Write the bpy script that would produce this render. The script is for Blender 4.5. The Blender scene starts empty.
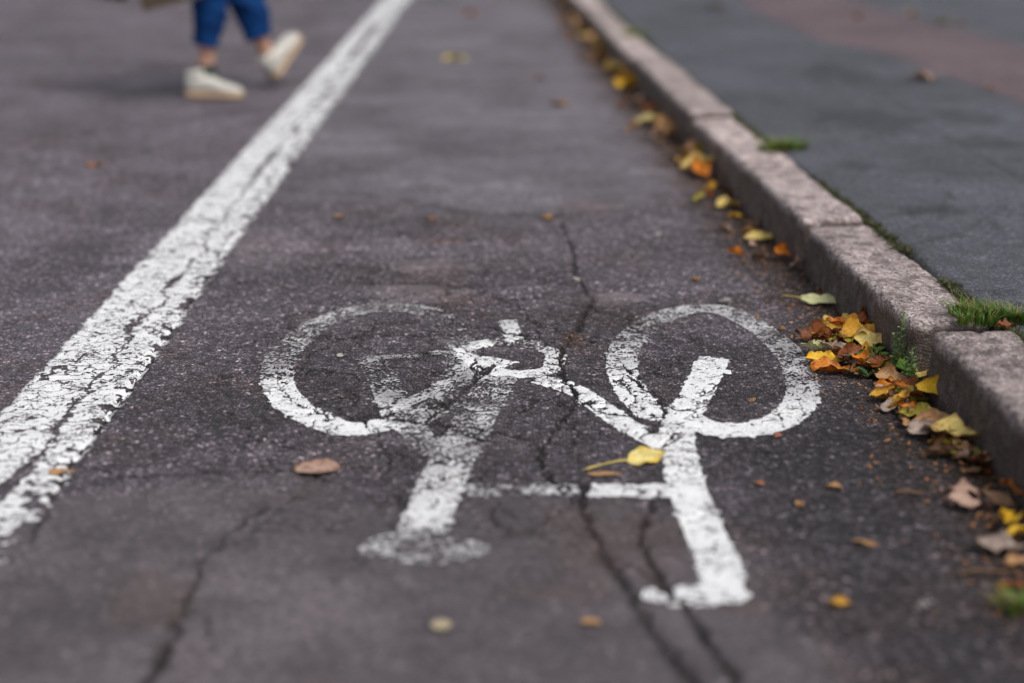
import bpy, bmesh, math, random
import numpy as np
from mathutils import Vector, Matrix, Euler

random.seed(7)
scene = bpy.context.scene
COL = scene.collection
PI = math.pi

# ------------------------------------------------------------------ camera geometry
FPX, CX, CY = 1422.0, 512.0, 341.5
PITCH = math.radians(18.2)
CAMH = 1.0
CP, SP = math.cos(PITCH), math.sin(PITCH)


def ray(px, py):
    u = (np.asarray(px, float) - CX) / FPX
    v = (CY - np.asarray(py, float)) / FPX
    return u, CP + v * SP, -SP + v * CP


def g(px, py, z=0.0):
    dx, dy, dz = ray(px, py)
    t = (z - CAMH) / dz
    return dx * t, dy * t


def at(px, py, z=0.0):
    x, y = g(px, py, z)
    return Vector((float(x), float(y), z))


def at_y(px, py, Y):
    dx, dy, dz = ray(px, py)
    t = Y / dy
    return Vector((float(dx * t), Y, float(CAMH + dz * t)))


def pxm(y, z=0.0):
    """pixels per metre across the view at ground distance y"""
    return FPX / (y * CP + (CAMH - z) * SP)


# ------------------------------------------------------------------ noise
def _h(ix, iy, seed):
    ix = ix.astype(np.int64).astype(np.uint32)
    iy = iy.astype(np.int64).astype(np.uint32)
    n = ix * np.uint32(374761393) + iy * np.uint32(668265263) + np.uint32((seed * 2246822519 + 12345) & 0xFFFFFFFF)
    n = (n ^ (n >> np.uint32(13))) * np.uint32(1274126177)
    n = n ^ (n >> np.uint32(16))
    n = n * np.uint32(2654435761)
    n = n ^ (n >> np.uint32(15))
    return n.astype(np.float64) / 4294967295.0


def vn(x, y, seed=0):
    x = np.asarray(x, float); y = np.asarray(y, float)
    ix = np.floor(x); iy = np.floor(y)
    fx = x - ix; fy = y - iy
    fx = fx * fx * (3 - 2 * fx); fy = fy * fy * (3 - 2 * fy)
    a = _h(ix, iy, seed); b = _h(ix + 1, iy, seed)
    c = _h(ix, iy + 1, seed); d = _h(ix + 1, iy + 1, seed)
    return (a * (1 - fx) + b * fx) * (1 - fy) + (c * (1 - fx) + d * fx) * fy


def fbm(x, y, seed=0, o=3):
    s = 0; a = 1; t = 0
    for i in range(o):
        s = s + a * vn(x * 2 ** i, y * 2 ** i, seed + 17 * i); t += a; a *= .5
    return s / t


def worley(x, y, seed=0):
    x = np.asarray(x, float); y = np.asarray(y, float)
    ix = np.floor(x); iy = np.floor(y)
    f1 = np.full(x.shape, 9.0); f2 = np.full(x.shape, 9.0)
    for dx in (-1, 0, 1):
        for dy in (-1, 0, 1):
            cx = ix + dx; cy = iy + dy
            d = np.hypot(cx + _h(cx, cy, seed) - x, cy + _h(cx, cy, seed + 5) - y)
            f2 = np.minimum(f2, np.maximum(f1, d)); f1 = np.minimum(f1, d)
    return f1, f2


def ss(a, b, x):
    t = np.clip((x - a) / (b - a), 0, 1)
    return t * t * (3 - 2 * t)


def uniform(n):
    q = np.percentile(n, np.linspace(0, 100, 101))
    return np.interp(n, q, np.linspace(0, 1, 101))


def segdist(x, y, pts):
    """distance to a polyline and the parameter (segment index + fraction) of the nearest point"""
    best = np.full(x.shape, 1e9); par = np.zeros(x.shape)
    for i in range(len(pts) - 1):
        ax, ay = pts[i]; bx, by = pts[i + 1]
        dx, dy = bx - ax, by - ay
        L = dx * dx + dy * dy + 1e-12
        t = np.clip(((x - ax) * dx + (y - ay) * dy) / L, 0, 1)
        d = np.hypot(x - ax - t * dx, y - ay - t * dy)
        m = d < best
        best = np.where(m, d, best); par = np.where(m, i + t, par)
    return best, par


def polysd(x, y, poly):
    d, _ = segdist(x, y, list(poly) + [poly[0]])
    inside = np.zeros(x.shape, bool)
    n = len(poly)
    for i in range(n):
        x0, y0 = poly[i]; x1, y1 = poly[(i + 1) % n]
        c = ((y0 > y) != (y1 > y)) & (x < (x1 - x0) * (y - y0) / ((y1 - y0) or 1e-9) + x0)
        inside ^= c
    return np.where(inside, d, -d)


def wp(pts, z=0.0):
    return [tuple(float(v) for v in g(px, py, z)) for px, py in pts]


# ------------------------------------------------------------------ materials
def new_mat(name):
    m = bpy.data.materials.new(name); m.use_nodes = True
    nt = m.node_tree
    return m, nt, nt.nodes['Principled BSDF'], nt.nodes['Material Output']


def N(nt, typ, **kw):
    n = nt.nodes.new(typ)
    for k, v in kw.items():
        if k in n.inputs.keys() if hasattr(n.inputs, 'keys') else False:
            n.inputs[k].default_value = v
        else:
            setattr(n, k, v)
    return n


def noise(nt, vec, scale, detail=3.0, rough=.55):
    n = nt.nodes.new('ShaderNodeTexNoise'); n.inputs['Scale'].default_value = scale
    n.inputs['Detail'].default_value = detail; n.inputs['Roughness'].default_value = rough
    nt.links.new(vec, n.inputs['Vector']); return n.outputs['Fac']


def ramp(nt, fac, stops):
    r = nt.nodes.new('ShaderNodeValToRGB'); e = r.color_ramp.elements
    while len(e) < len(stops): e.new(.5)
    for i, (p, c) in enumerate(stops):
        e[i].position = p; e[i].color = (*c, 1) if len(c) == 3 else c
    nt.links.new(fac, r.inputs['Fac']); return r.outputs['Color']


def mix(nt, fac, a, b, mode='MIX'):
    m = nt.nodes.new('ShaderNodeMix'); m.data_type = 'RGBA'; m.blend_type = mode
    for s, i in ((fac, 0), (a, 6), (b, 7)):
        if isinstance(s, (int, float)): m.inputs[i].default_value = s
        elif isinstance(s, tuple): m.inputs[i].default_value = (*s, 1)
        else: nt.links.new(s, m.inputs[i])
    return m.outputs[2]


def math_n(nt, op, a, b=None, c=None):
    m = nt.nodes.new('ShaderNodeMath'); m.operation = op
    for i, s in enumerate((a, b, c)):
        if s is None: continue
        if isinstance(s, (int, float)): m.inputs[i].default_value = s
        else: nt.links.new(s, m.inputs[i])
    return m.outputs[0]


def bump(nt, h, strength, dist, normal=None):
    b = nt.nodes.new('ShaderNodeBump'); b.inputs['Strength'].default_value = strength
    b.inputs['Distance'].default_value = dist
    nt.links.new(h, b.inputs['Height'])
    if normal is not None: nt.links.new(normal, b.inputs['Normal'])
    return b.outputs['Normal']


def objvec(nt):
    return nt.nodes.new('ShaderNodeTexCoord').outputs['Object']


def geopos(nt):
    return nt.nodes.new('ShaderNodeNewGeometry').outputs['Position']


def asphalt_mat(name, stone=150.0, contrast=1.0, bumpk=1.0):
    m, nt, bs, out = new_mat(name)
    v = objvec(nt)
    tint = nt.nodes.new('ShaderNodeAttribute'); tint.attribute_name = 'tint'
    agg = nt.nodes.new('ShaderNodeAttribute'); agg.attribute_name = 'coarse'
    vo = nt.nodes.new('ShaderNodeTexVoronoi'); vo.inputs['Scale'].default_value = stone
    nt.links.new(v, vo.inputs['Vector'])
    vd = nt.nodes.new('ShaderNodeTexVoronoi'); vd.inputs['Scale'].default_value = stone
    vd.feature = 'DISTANCE_TO_EDGE'; nt.links.new(v, vd.inputs['Vector'])
    cellv = nt.nodes.new('ShaderNodeSeparateColor'); nt.links.new(vo.outputs['Color'], cellv.inputs[0])
    # stones of different darkness in a black binder
    stones = ramp(nt, cellv.outputs[0], [(0, (.28, .27, .29)), (.40, (.72, .70, .72)), (.75, (1.3, 1.27, 1.3)), (.92, (2.1, 2.0, 2.05)), (1, (4.2, 4.0, 4.0))])
    binder = ramp(nt, vd.outputs['Distance'], [(0.0, (.32, .31, .32)), (.10, (.55, .55, .55)), (.25, (1, 1, 1))])
    rough_look = mix(nt, 1.0, stones, binder, 'MULTIPLY')
    fine = ramp(nt, noise(nt, v, 420, 2), [(.25, (.72, .72, .72)), (.75, (1.28, 1.28, 1.28))])
    k = math_n(nt, 'MULTIPLY', agg.outputs['Fac'], contrast)
    k.node.use_clamp = True
    look = mix(nt, k, fine, rough_look)
    blot = ramp(nt, noise(nt, v, 14, 5, .65), [(.3, (.80, .78, .79)), (.7, (1.18, 1.18, 1.18))])
    c = mix(nt, 1.0, tint.outputs['Color'], look, 'MULTIPLY')
    c = mix(nt, 1.0, c, blot, 'MULTIPLY')
    nt.links.new(c, bs.inputs['Base Color'])
    ro = ramp(nt, noise(nt, v, 60, 3), [(.3, (.68,) * 3), (.7, (.92,) * 3)])
    nt.links.new(ro, bs.inputs['Roughness'])
    bs.inputs['Specular IOR Level'].default_value = .4
    h1 = math_n(nt, 'MINIMUM', vd.outputs['Distance'], .30)
    h1 = math_n(nt, 'MULTIPLY', h1, math_n(nt, 'MULTIPLY_ADD', cellv.outputs[1], 2.4, .6))
    h1 = math_n(nt, 'MULTIPLY', h1, math_n(nt, 'ADD', agg.outputs['Fac'], .15))
    h2 = noise(nt, v, 260, 3)
    h = math_n(nt, 'MULTIPLY_ADD', h2, .25, h1)
    nt.links.new(bump(nt, h, .95 * bumpk, .012), bs.inputs['Normal'])
    return m


def paint_mat():
    m, nt, bs, out = new_mat('worn_white_road_paint')
    v = objvec(nt)
    a = noise(nt, v, 230, 4, .7)
    b = noise(nt, v, 22, 4, .6)
    c = ramp(nt, a, [(.26, (.50, .49, .49)), (.40, (.74, .74, .735)), (.60, (.82, .82, .82))])
    d = ramp(nt, b, [(.3, (.80, .79, .80)), (.6, (1, 1, 1))])
    kp = nt.nodes.new('ShaderNodeAttribute'); kp.attribute_name = 'keep'
    c = mix(nt, 1.0, c, d, 'MULTIPLY')
    thin = ramp(nt, a, [(.3, (.085, .074, .08)), (.7, (.25, .23, .235))])
    nt.links.new(mix(nt, kp.outputs['Fac'], thin, c), bs.inputs['Base Color'])
    bs.inputs['Roughness'].default_value = .72
    vo = nt.nodes.new('ShaderNodeTexVoronoi'); vo.inputs['Scale'].default_value = 150
    nt.links.new(v, vo.inputs['Vector'])
    h = math_n(nt, 'MULTIPLY_ADD', a, .6, math_n(nt, 'MULTIPLY', vo.outputs['Distance'], -.8))
    nt.links.new(bump(nt, h, .8, .003), bs.inputs['Normal'])
    return m


def granite_mat():
    m, nt, bs, out = new_mat('pinkish_granite')
    v = objvec(nt)
    oi = nt.nodes.new('ShaderNodeObjectInfo')
    vo = nt.nodes.new('ShaderNodeTexVoronoi'); vo.inputs['Scale'].default_value = 190
    nt.links.new(v, vo.inputs['Vector'])
    sc = nt.nodes.new('ShaderNodeSeparateColor'); nt.links.new(vo.outputs['Color'], sc.inputs[0])
    grain = ramp(nt, sc.outputs[0], [(0, (.14, .12, .12)), (.15, (.30, .245, .235)), (.55, (.49, .395, .375)), (.85, (.62, .51, .49)), (1, (.72, .66, .64))])
    big = ramp(nt, noise(nt, v, 11, 6, .7), [(.3, (.48, .45, .44)), (.55, (1, 1, 1)), (.75, (1.2, 1.17, 1.15))])
    c = mix(nt, 1.0, grain, big, 'MULTIPLY')
    # grime and lichen: blotches with their own outline
    sp = ramp(nt, noise(nt, v, 26, 7, .74), [(.50, (0,) * 3), (.60, (1,) * 3)])
    c = mix(nt, math_n(nt, 'MULTIPLY', sp, .74), c, (.085, .07, .065))
    # traffic dirt on the carriageway side, patchy; joint shade painted on the ends
    at_ = nt.nodes.new('ShaderNodeAttribute'); at_.attribute_name = 'dirt_shade'
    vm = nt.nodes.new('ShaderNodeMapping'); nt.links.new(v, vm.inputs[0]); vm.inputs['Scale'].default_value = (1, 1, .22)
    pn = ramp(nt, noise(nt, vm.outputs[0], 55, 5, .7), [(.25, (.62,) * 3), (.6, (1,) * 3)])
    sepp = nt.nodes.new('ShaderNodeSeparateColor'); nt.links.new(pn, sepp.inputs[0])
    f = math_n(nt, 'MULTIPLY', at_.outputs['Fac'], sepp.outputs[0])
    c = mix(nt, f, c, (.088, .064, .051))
    ta = nt.nodes.new('ShaderNodeAttribute'); ta.attribute_name = 'tone'
    tone = math_n(nt, 'MULTIPLY_ADD', oi.outputs['Random'], .06, ta.outputs['Fac'])
    tv = nt.nodes.new('ShaderNodeCombineColor')
    for i in range(3): nt.links.new(tone, tv.inputs[i])
    c = mix(nt, 1.0, c, tv.outputs[0], 'MULTIPLY')
    nt.links.new(c, bs.inputs['Base Color'])
    bs.inputs['Roughness'].default_value = .8
    bs.inputs['Specular IOR Level'].default_value = .3
    h = math_n(nt, 'MULTIPLY_ADD', vo.outputs['Distance'], .5, noise(nt, v, 60, 6, .7))
    nt.links.new(bump(nt, h, .8, .007), bs.inputs['Normal'])
    return m


def leaf_mat(name, col, spot=(.12, .06, .03), amount=.45, transl=.25, rough=.5, edge=0.0):
    m, nt, bs, out = new_mat(name)
    v = objvec(nt)
    at_ = nt.nodes.new('ShaderNodeAttribute'); at_.attribute_name = 'blade'
    sx = nt.nodes.new('ShaderNodeSeparateXYZ'); nt.links.new(at_.outputs['Vector'], sx.inputs[0])
    av = math_n(nt, 'ABSOLUTE', sx.outputs[1])
    ph = math_n(nt, 'SUBTRACT', sx.outputs[0], math_n(nt, 'MULTIPLY', av, .22))
    vein = math_n(nt, 'SINE', math_n(nt, 'MULTIPLY', ph, 52))
    veinm = math_n(nt, 'GREATER_THAN', vein, .82)
    mid = math_n(nt, 'LESS_THAN', av, .05)
    vm = math_n(nt, 'MAXIMUM', veinm, mid)
    n1 = noise(nt, v, 45, 5, .65)
    n2 = noise(nt, v, 180, 3, .6)
    var = ramp(nt, n2, [(.3, (.78, .78, .78)), (.7, (1.15, 1.12, 1.05))])
    c = mix(nt, 1.0, col, var, 'MULTIPLY')
    thr = 1.0 - amount
    f = math_n(nt, 'MULTIPLY', math_n(nt, 'SUBTRACT', n1, .34 + thr * .22), 7.0); f.node.use_clamp = True
    c = mix(nt, math_n(nt, 'MULTIPLY', f, .85), c, spot)
    rim = math_n(nt, 'MULTIPLY', math_n(nt, 'GREATER_THAN', math_n(nt, 'MULTIPLY_ADD', n1, .55, av), 1.10), .55)
    c = mix(nt, rim, c, spot)
    lite = tuple(min(1, q * 1.25 + .03) for q in col)
    c = mix(nt, math_n(nt, 'MULTIPLY', vm, .22), c, lite)
    nt.links.new(c, bs.inputs['Base Color'])
    bs.inputs['Roughness'].default_value = rough
    bs.inputs['Specular IOR Level'].default_value = .35
    nb = bump(nt, math_n(nt, 'MULTIPLY_ADD', vein, .5, n2), .5, .0012)
    nt.links.new(nb, bs.inputs['Normal'])
    tr = nt.nodes.new('ShaderNodeBsdfTranslucent'); nt.links.new(c, tr.inputs['Color'])
    ms = nt.nodes.new('ShaderNodeMixShader'); ms.inputs[0].default_value = transl
    nt.links.new(bs.outputs[0], ms.inputs[1]); nt.links.new(tr.outputs[0], ms.inputs[2])
    nt.links.new(ms.outputs[0], out.inputs['Surface'])
    return m


def plain_mat(name, col, rough=.8, var=.25, scale=60.0, bumpd=0.002, bumps=.4, spec=.3, sheen=0.0):
    m, nt, bs, out = new_mat(name)
    v = objvec(nt)
    n = noise(nt, v, scale, 5, .65)
    lo = tuple(q * (1 - var) for q in col); hi = tuple(min(1, q * (1 + var)) for q in col)
    nt.links.new(ramp(nt, n, [(.3, lo), (.7, hi)]), bs.inputs['Base Color'])
    bs.inputs['Roughness'].default_value = rough
    bs.inputs['Specular IOR Level'].default_value = spec
    if sheen: bs.inputs['Sheen Weight'].default_value = sheen
    nt.links.new(bump(nt, n, bumps, bumpd), bs.inputs['Normal'])
    return m


def fabric_mat(name, col, scale=900):
    m, nt, bs, out = new_mat(name)
    v = objvec(nt)
    w = nt.nodes.new('ShaderNodeTexWave'); w.inputs['Scale'].default_value = scale / 3; w.inputs['Distortion'].default_value = 1.5
    nt.links.new(v, w.inputs['Vector'])
    n = noise(nt, v, 9, 5, .6)
    lo = tuple(q * .65 for q in col); hi = tuple(q * 1.25 for q in col)
    c = ramp(nt, n, [(.3, lo), (.7, hi)])
    c = mix(nt, .25, c, w.outputs['Color'], 'MULTIPLY')
    nt.links.new(c, bs.inputs['Base Color']); bs.inputs['Roughness'].default_value = .9
    bs.inputs['Specular IOR Level'].default_value = .15
    nt.links.new(bump(nt, noise(nt, v, 25, 4), .5, .01), bs.inputs['Normal'])
    return m


# ------------------------------------------------------------------ object helpers
def link(name, mesh, mat=None, parent=None, smooth=True):
    o = bpy.data.objects.new(name, mesh); COL.objects.link(o)
    if mat is not None and not mesh.materials: mesh.materials.append(mat)
    if parent is not None: o.parent = parent
    if smooth: mesh.shade_smooth()
    return o


def tag(o, label=None, cat=None, group=None, kind=None):
    if label: o['label'] = label
    if cat: o['category'] = cat
    if group: o['group'] = group
    if kind: o['kind'] = kind
    return o


def mesh_quads(name, V, F):
    me = bpy.data.meshes.new(name)
    V = np.ascontiguousarray(V, np.float32); F = np.ascontiguousarray(F, np.int32)
    nf = len(F)
    me.vertices.add(len(V)); me.vertices.foreach_set('co', V.ravel())
    me.loops.add(nf * 4); me.loops.foreach_set('vertex_index', F.ravel())
    me.polygons.add(nf)
    me.polygons.foreach_set('loop_start', np.arange(0, nf * 4, 4, dtype=np.int32))
    me.update(calc_edges=True)
    me.validate()
    return me


def set_attr(me, name, typ, arr):
    a = me.attributes.new(name, typ, 'POINT')
    arr = np.ascontiguousarray(arr, np.float32)
    a.data.foreach_set({'FLOAT': 'value', 'FLOAT_COLOR': 'color', 'FLOAT_VECTOR': 'vector'}[typ], arr.ravel())


def grid_faces(nx, ny):
    i = np.arange(nx * ny).reshape(ny, nx)
    return np.stack([i[:-1, :-1], i[:-1, 1:], i[1:, 1:], i[1:, :-1]], -1).reshape(-1, 4)


def tube_mesh(name, pts, radii, seg=16, cap=True, squash=None):
    """a lofted tube through pts; squash = per-ring (a, b) half widths instead of radii"""
    bm = bmesh.new(); rings = []
    pts = [Vector(p) for p in pts]
    up = None
    for i, p in enumerate(pts):
        a = pts[max(0, i - 1)]; b = pts[min(len(pts) - 1, i + 1)]
        t = (b - a).normalized()
        if up is None:
            up = Vector((0, 1, 0)) if abs(t.y) < .8 else Vector((1, 0, 0))
        s = t.cross(up).normalized(); up2 = s.cross(t).normalized(); up = up2
        r = radii[i]; ra, rb = (r, r) if not isinstance(r, tuple) else r
        rings.append([bm.verts.new(p + s * (math.cos(2 * PI * k / seg) * ra) + up2 * (math.sin(2 * PI * k / seg) * rb)) for k in range(seg)])
    for a, b in zip(rings, rings[1:]):
        for k in range(seg):
            bm.faces.new((a[k], a[(k + 1) % seg], b[(k + 1) % seg], b[k]))
    if cap:
        bm.faces.new(rings[0][::-1]); bm.faces.new(rings[-1])
    bm.normal_update()
    bmesh.ops.recalc_face_normals(bm, faces=bm.faces)
    me = bpy.data.meshes.new(name); bm.to_mesh(me); bm.free()
    return me


def join_meshes(name, meshes):
    bm = bmesh.new()
    for me in meshes: bm.from_mesh(me)
    out = bpy.data.meshes.new(name); bm.to_mesh(out); bm.free()
    return out


# ================================================================== KERB LINE (traced, lying at kerb height)
KH = 0.135
front_px = [(564, -12), (584, 8), (603, 29), (632, 59), (689, 116), (740, 161), (806, 222), (914, 322)]
back_px = [(590, -12), (613, 8), (636, 30), (669, 60), (730, 109), (783, 151), (870, 213), (993, 310)]
FR = [at(*p, KH) for p in front_px]
BK = [at(*p, KH) for p in back_px]
near_a = at(929, 329, KH + .004); near_b = at(1040, 436, KH + .004)
near_dir = (near_b - near_a).normalized()
far_dir = (FR[0] - FR[3]).normalized()
print('kerb joints', [(round(p.x, 3), round(p.y, 2)) for p in FR], 'width', [round((a - b).length, 3) for a, b in zip(FR, BK)])
print('near', near_a, near_b)
# reference lines x(y)
fy = [near_a.y - 3.0, near_a.y] + [p.y for p in FR[::-1]] + [FR[0].y + 30]
fx = [near_a.x - near_dir.x / near_dir.y * 3.0 * 1.0, near_a.x] + [p.x for p in FR[::-1]] + [FR[0].x + far_dir.x / far_dir.y * 30]
ordr = np.argsort(fy); fy = np.array(fy)[ordr]; fx = np.array(fx)[ordr]


def kerb_x(y):
    return np.interp(y, fy, fx)


KW = 0.168

# ================================================================== ROAD SHEET
def grow(a, step, k, stop):
    out = [a]
    while out[-1] < stop:
        step *= k; out.append(out[-1] + step)
    return out


ys = np.concatenate([-np.array(grow(-1.30, .03, 1.25, 40))[::-1][:-1] if False else np.array([-40, -20, -10, -5, -2, -.5, .3, .8, 1.1]),
                     np.arange(1.30, 3.75, .0038), np.array(grow(3.7538, .0038, 1.0045, 14.0)), np.array(grow(14.5, .3, 1.12, 700))])
xs = np.concatenate([-np.array(grow(2.16, .01, 1.035, 9))[::-1], -np.array([]), np.arange(-2.15, 1.16, .0038), np.array(grow(1.17, .02, 1.12, 9))])
xs = np.concatenate([[-500, -200, -80, -40, -20, -12], xs, [14, 30, 80, 200, 500]])
ys = np.unique(np.round(ys, 5)); xs = np.unique(np.round(xs, 5))
X, Y = np.meshgrid(xs, ys)
print('road grid', X.shape)

# where things lie on the carriageway
lineL = [g(134, 270), g(383, 0)]; lineR = [g(219, 270), g(410, 0)]


def line_x(y, pts):
    (x0, y0), (x1, y1) = pts
    return x0 + (x1 - x0) * (y - y0) / (y1 - y0)


print('line', lineL, lineR)

CR = [  # polyline in the photo, half width, depth
    ([(560, 222), (573, 250), (576, 276), (591, 300), (580, 326), (563, 345), (560, 372), (577, 396), (556, 428), (541, 445), (543, 465), (549, 482)], .0065, .011),
    ([(583, 484), (586, 520), (600, 548), (620, 578), (641, 612), (667, 652), (695, 690)], .0100, .012),
    ([(656, 494), (641, 528), (645, 560), (668, 592), (692, 617), (716, 652), (738, 690)], .0090, .014),
    ([(600, 553), (640, 572), (668, 592)], .005, .007),
    ([(381, 417), (422, 423), (457, 426), (489, 431), (543, 441)], .005, .008),
    ([(426, 422), (451, 402), (472, 382), (492, 366)], .006, .008),
    ([(340, 338), (433, 334), (475, 337), (523, 345), (562, 345)], .004, .007),
    ([(262, 337), (300, 340), (340, 338)], .003, .005),
    ([(577, 396), (600, 412), (640, 418), (663, 416)], .004, .006),
    ([(640, 440), (657, 428), (664, 415), (660, 398), (638, 384), (622, 366)], .004, .007),
    ([(184, 600), (174, 638), (146, 690)], .0095, .012),
    ([(262, 508), (232, 530), (203, 560), (184, 602), (178, 622)], .0050, .008),
    ([(184, 602), (206, 622), (214, 650)], .0035, .005),
    ([(232, 530), (300, 532), (350, 520)], .004, .006),
    ([(62, 462), (100, 470), (141, 478), (178, 476), (215, 471), (289, 469), (330, 480)], .005, .007),
    ([(465, 483), (520, 484), (580, 483), (640, 484)], .004, .006),
    ([(330, 282), (400, 283), (470, 286), (500, 300)], .005, .006),
    ([(280, 190), (330, 192), (400, 200), (470, 214), (556, 216), (640, 208)], .006, .005),
    ([(340, 225), (420, 236), (470, 240), (520, 242)], .005, .006),
    ([(700, 395), (728, 380), (760, 372)], .003, .004),
]
# the ragged seam beside the white line
seam = [(28, 545), (62, 480), (98, 430), (136, 380), (178, 320), (214, 268), (254, 212), (292, 162), (338, 98)]
CR.append((seam, .006, .008))


def crack_fields(x, y):
    d = np.zeros(x.shape); s = np.zeros(x.shape)
    jx = (fbm(x / .022, y / .022, 3, 3) - .5) * .026
    jy = (fbm(x / .022, y / .022, 4, 3) - .5) * .026
    wv = .15 + .95 * vn(x / .05, y / .05, 9) + .65 * vn(x / .012, y / .012, 10)
    for pts, w, dep in CR:
        P = wp(pts)
        x0 = min(p[0] for p in P) - .06; x1 = max(p[0] for p in P) + .06
        y0 = min(p[1] for p in P) - .06; y1 = max(p[1] for p in P) + .06
        m = (x > x0) & (x < x1) & (y > y0) & (y < y1)
        if not m.any(): continue
        q, _ = segdist(x[m] + jx[m], y[m] + jy[m], P)
        w2 = w * wv[m]
        d[m] = np.maximum(d[m], dep * np.clip(1.15 - q / w2, 0, 1))
        s[m] = np.maximum(s[m], np.exp(-(q / (w2 * 1.05)) ** 2))
    # a web of fine cracks around the symbol, where the surfacing has given way
    f1_, f2_ = worley((x + jx * 2.2) / .15 + 7.3, (y + jy * 2.2) / .19, 900)
    f3_, f4_ = worley((x + jx * 1.5) / .075 + 2.3, (y + jy * 1.5) / .095, 905)
    cxw, cyw = g(480, 370)
    zone = 1 - ss(.7, 1.15, np.hypot((x - cxw) / .55, (y - cyw) / .95) + (fbm(x / .15, y / .15, 906, 3) - .5) * .7)
    e1 = (f2_ - f1_) * .15; e2 = (f4_ - f3_) * .075
    on1 = ss(.28, .42, fbm(x / .12, y / .12, 907, 2)) * zone
    on2 = ss(.50, .62, fbm(x / .09, y / .09, 908, 2)) * zone
    k1 = np.exp(-(e1 / .0056) ** 2) * on1; k2 = np.exp(-(e2 / .0032) ** 2) * on2 * .8
    d = np.maximum(d, np.maximum(k1 * .007, k2 * .004)); s = np.maximum(s, np.maximum(k1, k2))
    return d, s


def patch(x, y, poly_px, soft, jit=.03, seed=40, scale=.07, stretch=1.0):
    P = wp(poly_px)
    sd = polysd(x, y, P) + (fbm(x / scale / stretch, y / scale, seed, 5) - .5) * 2 * jit
    return ss(-soft, soft, sd)


def blob(x, y, px, py, rx, ry, seed=1, jit=.5):
    cx, cy = g(px, py)
    k = pxm(float(cy))
    rxm = rx / k
    rym = abs(float(g(px, py - ry)[1]) - float(g(px, py + ry)[1])) / 2
    q = np.hypot((x - cx) / rxm, (y - cy) / rym) + (fbm(x / .05, y / .05, seed, 4) - .5) * 2 * jit
    return 1 - ss(.55, 1.1, q)


cdep, cstain = crack_fields(X, Y)
nL = fbm(X / .30, Y / .30, 1, 4)
nM = fbm(X / .06, Y / .06, 2, 4)
Z = (fbm(X / .9, Y / .9, 21, 3) - .5) * .010 + (nM - .5) * .0040 + (vn(X / .011, Y / .011, 22) - .5) * .0016
Z -= cdep
leftm = ss(-.004, .004, (line_x(Y, lineL) + .10) - X)
lane_far = patch(X, Y, [(330, -60), (560, -60), (612, 60), (690, 190), (620, 214), (470, 214), (385, 204), (250, 196), (300, 120)], .24, .36, 41, .13, 2.2)
bottom = patch(X, Y, [(-60, 540), (60, 495), (180, 478), (330, 482), (400, 520), (470, 486), (660, 496), (710, 540), (765, 585), (830, 640), (900, 760), (-200, 760)], .075, .075, 42, .08)
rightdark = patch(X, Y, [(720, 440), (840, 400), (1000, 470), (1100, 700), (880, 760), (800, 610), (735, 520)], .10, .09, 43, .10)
kx = kerb_x(Y)
gut = ss(.24, .07, kx - X + (nM - .5) * .16) * ss(-40, .3, Y)
pale = np.zeros_like(X)
for i, b in enumerate([(270, 250, 60, 26), (430, 267, 52, 9), (428, 294, 58, 11), (612, 297, 42, 9), (470, 345, 60, 10), (470, 405, 60, 22), (500, 450, 40, 16)]):
    pale = np.maximum(pale, blob(X, Y, *b, seed=60 + i) * (1 if 0 < i < 4 else .5))
darkb = np.zeros_like(X)
for i, b in enumerate([(540, 385, 300, 100), (200, 420, 130, 60), (560, 470, 260, 40), (260, 515, 70, 22), (340, 500, 60, 14), (600, 330, 60, 40), (330, 370, 60, 50), (720, 370, 60, 40), (430, 540, 90, 8)]):
    darkb = np.maximum(darkb, blob(X, Y, *b, seed=80 + i))


def lerp(a, b, f):
    return a + (np.asarray(b) - a) * f[..., None]


T = np.empty(X.shape + (3,)); T[:] = (.190, .166, .184)
C = np.full(X.shape, .85)
T = lerp(T, (.212, .184, .210), leftm); C = C + (.75 - C) * leftm
T = lerp(T, (.178, .163, .182), lane_far * (1 - leftm)); C = C + (.42 - C) * lane_far * (1 - leftm)
T = lerp(T, (.122, .105, .114), bottom * (1 - leftm)); C = C + (.28 - C) * bottom
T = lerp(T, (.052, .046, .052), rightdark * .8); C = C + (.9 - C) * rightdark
T = lerp(T, (.21, .178, .188), pale * .75); C = C + (.35 - C) * pale * .7
T = lerp(T, (.100, .086, .096), darkb * .7 * (1 - .7 * lane_far))
T = lerp(T, (.082, .055, .045), gut * .8)
T *= (.52 + .96 * nL)[..., None]
strk = fbm(X / .24, Y / .075, 940, 4)
T *= (.74 + .52 * strk)[..., None]
T *= (.86 + .28 * nM)[..., None]
red = blob(X, Y, 445, 241, 26, 4, 95) + blob(X, Y, 470, 300, 30, 6, 96) * .5 + blob(X, Y, 590, 205, 40, 8, 97) * .5
T = lerp(T, (.20, .085, .055), np.clip(red, 0, 1) * .4)
T = lerp(T, (.012, .010, .009), np.clip(cstain, 0, 1) * (.55 + .42 * vn(X / .07, Y / .07, 77)))
st = ss(.56, .75, fbm(X / .17, Y / .17, 930, 4)) * ss(0, .3, 1 - lane_far)
T = lerp(T, (.115, .075, .060), st * .35)
# leaf mould collected in the wider crack
mould = blob(X, Y, 574, 338, 14, 9, 98, .7)
T = lerp(T, (.16, .085, .04), mould * .6)
Z = np.where((np.abs(X) > 20) | (Y > 60) | (Y < 0), 0, Z)

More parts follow.
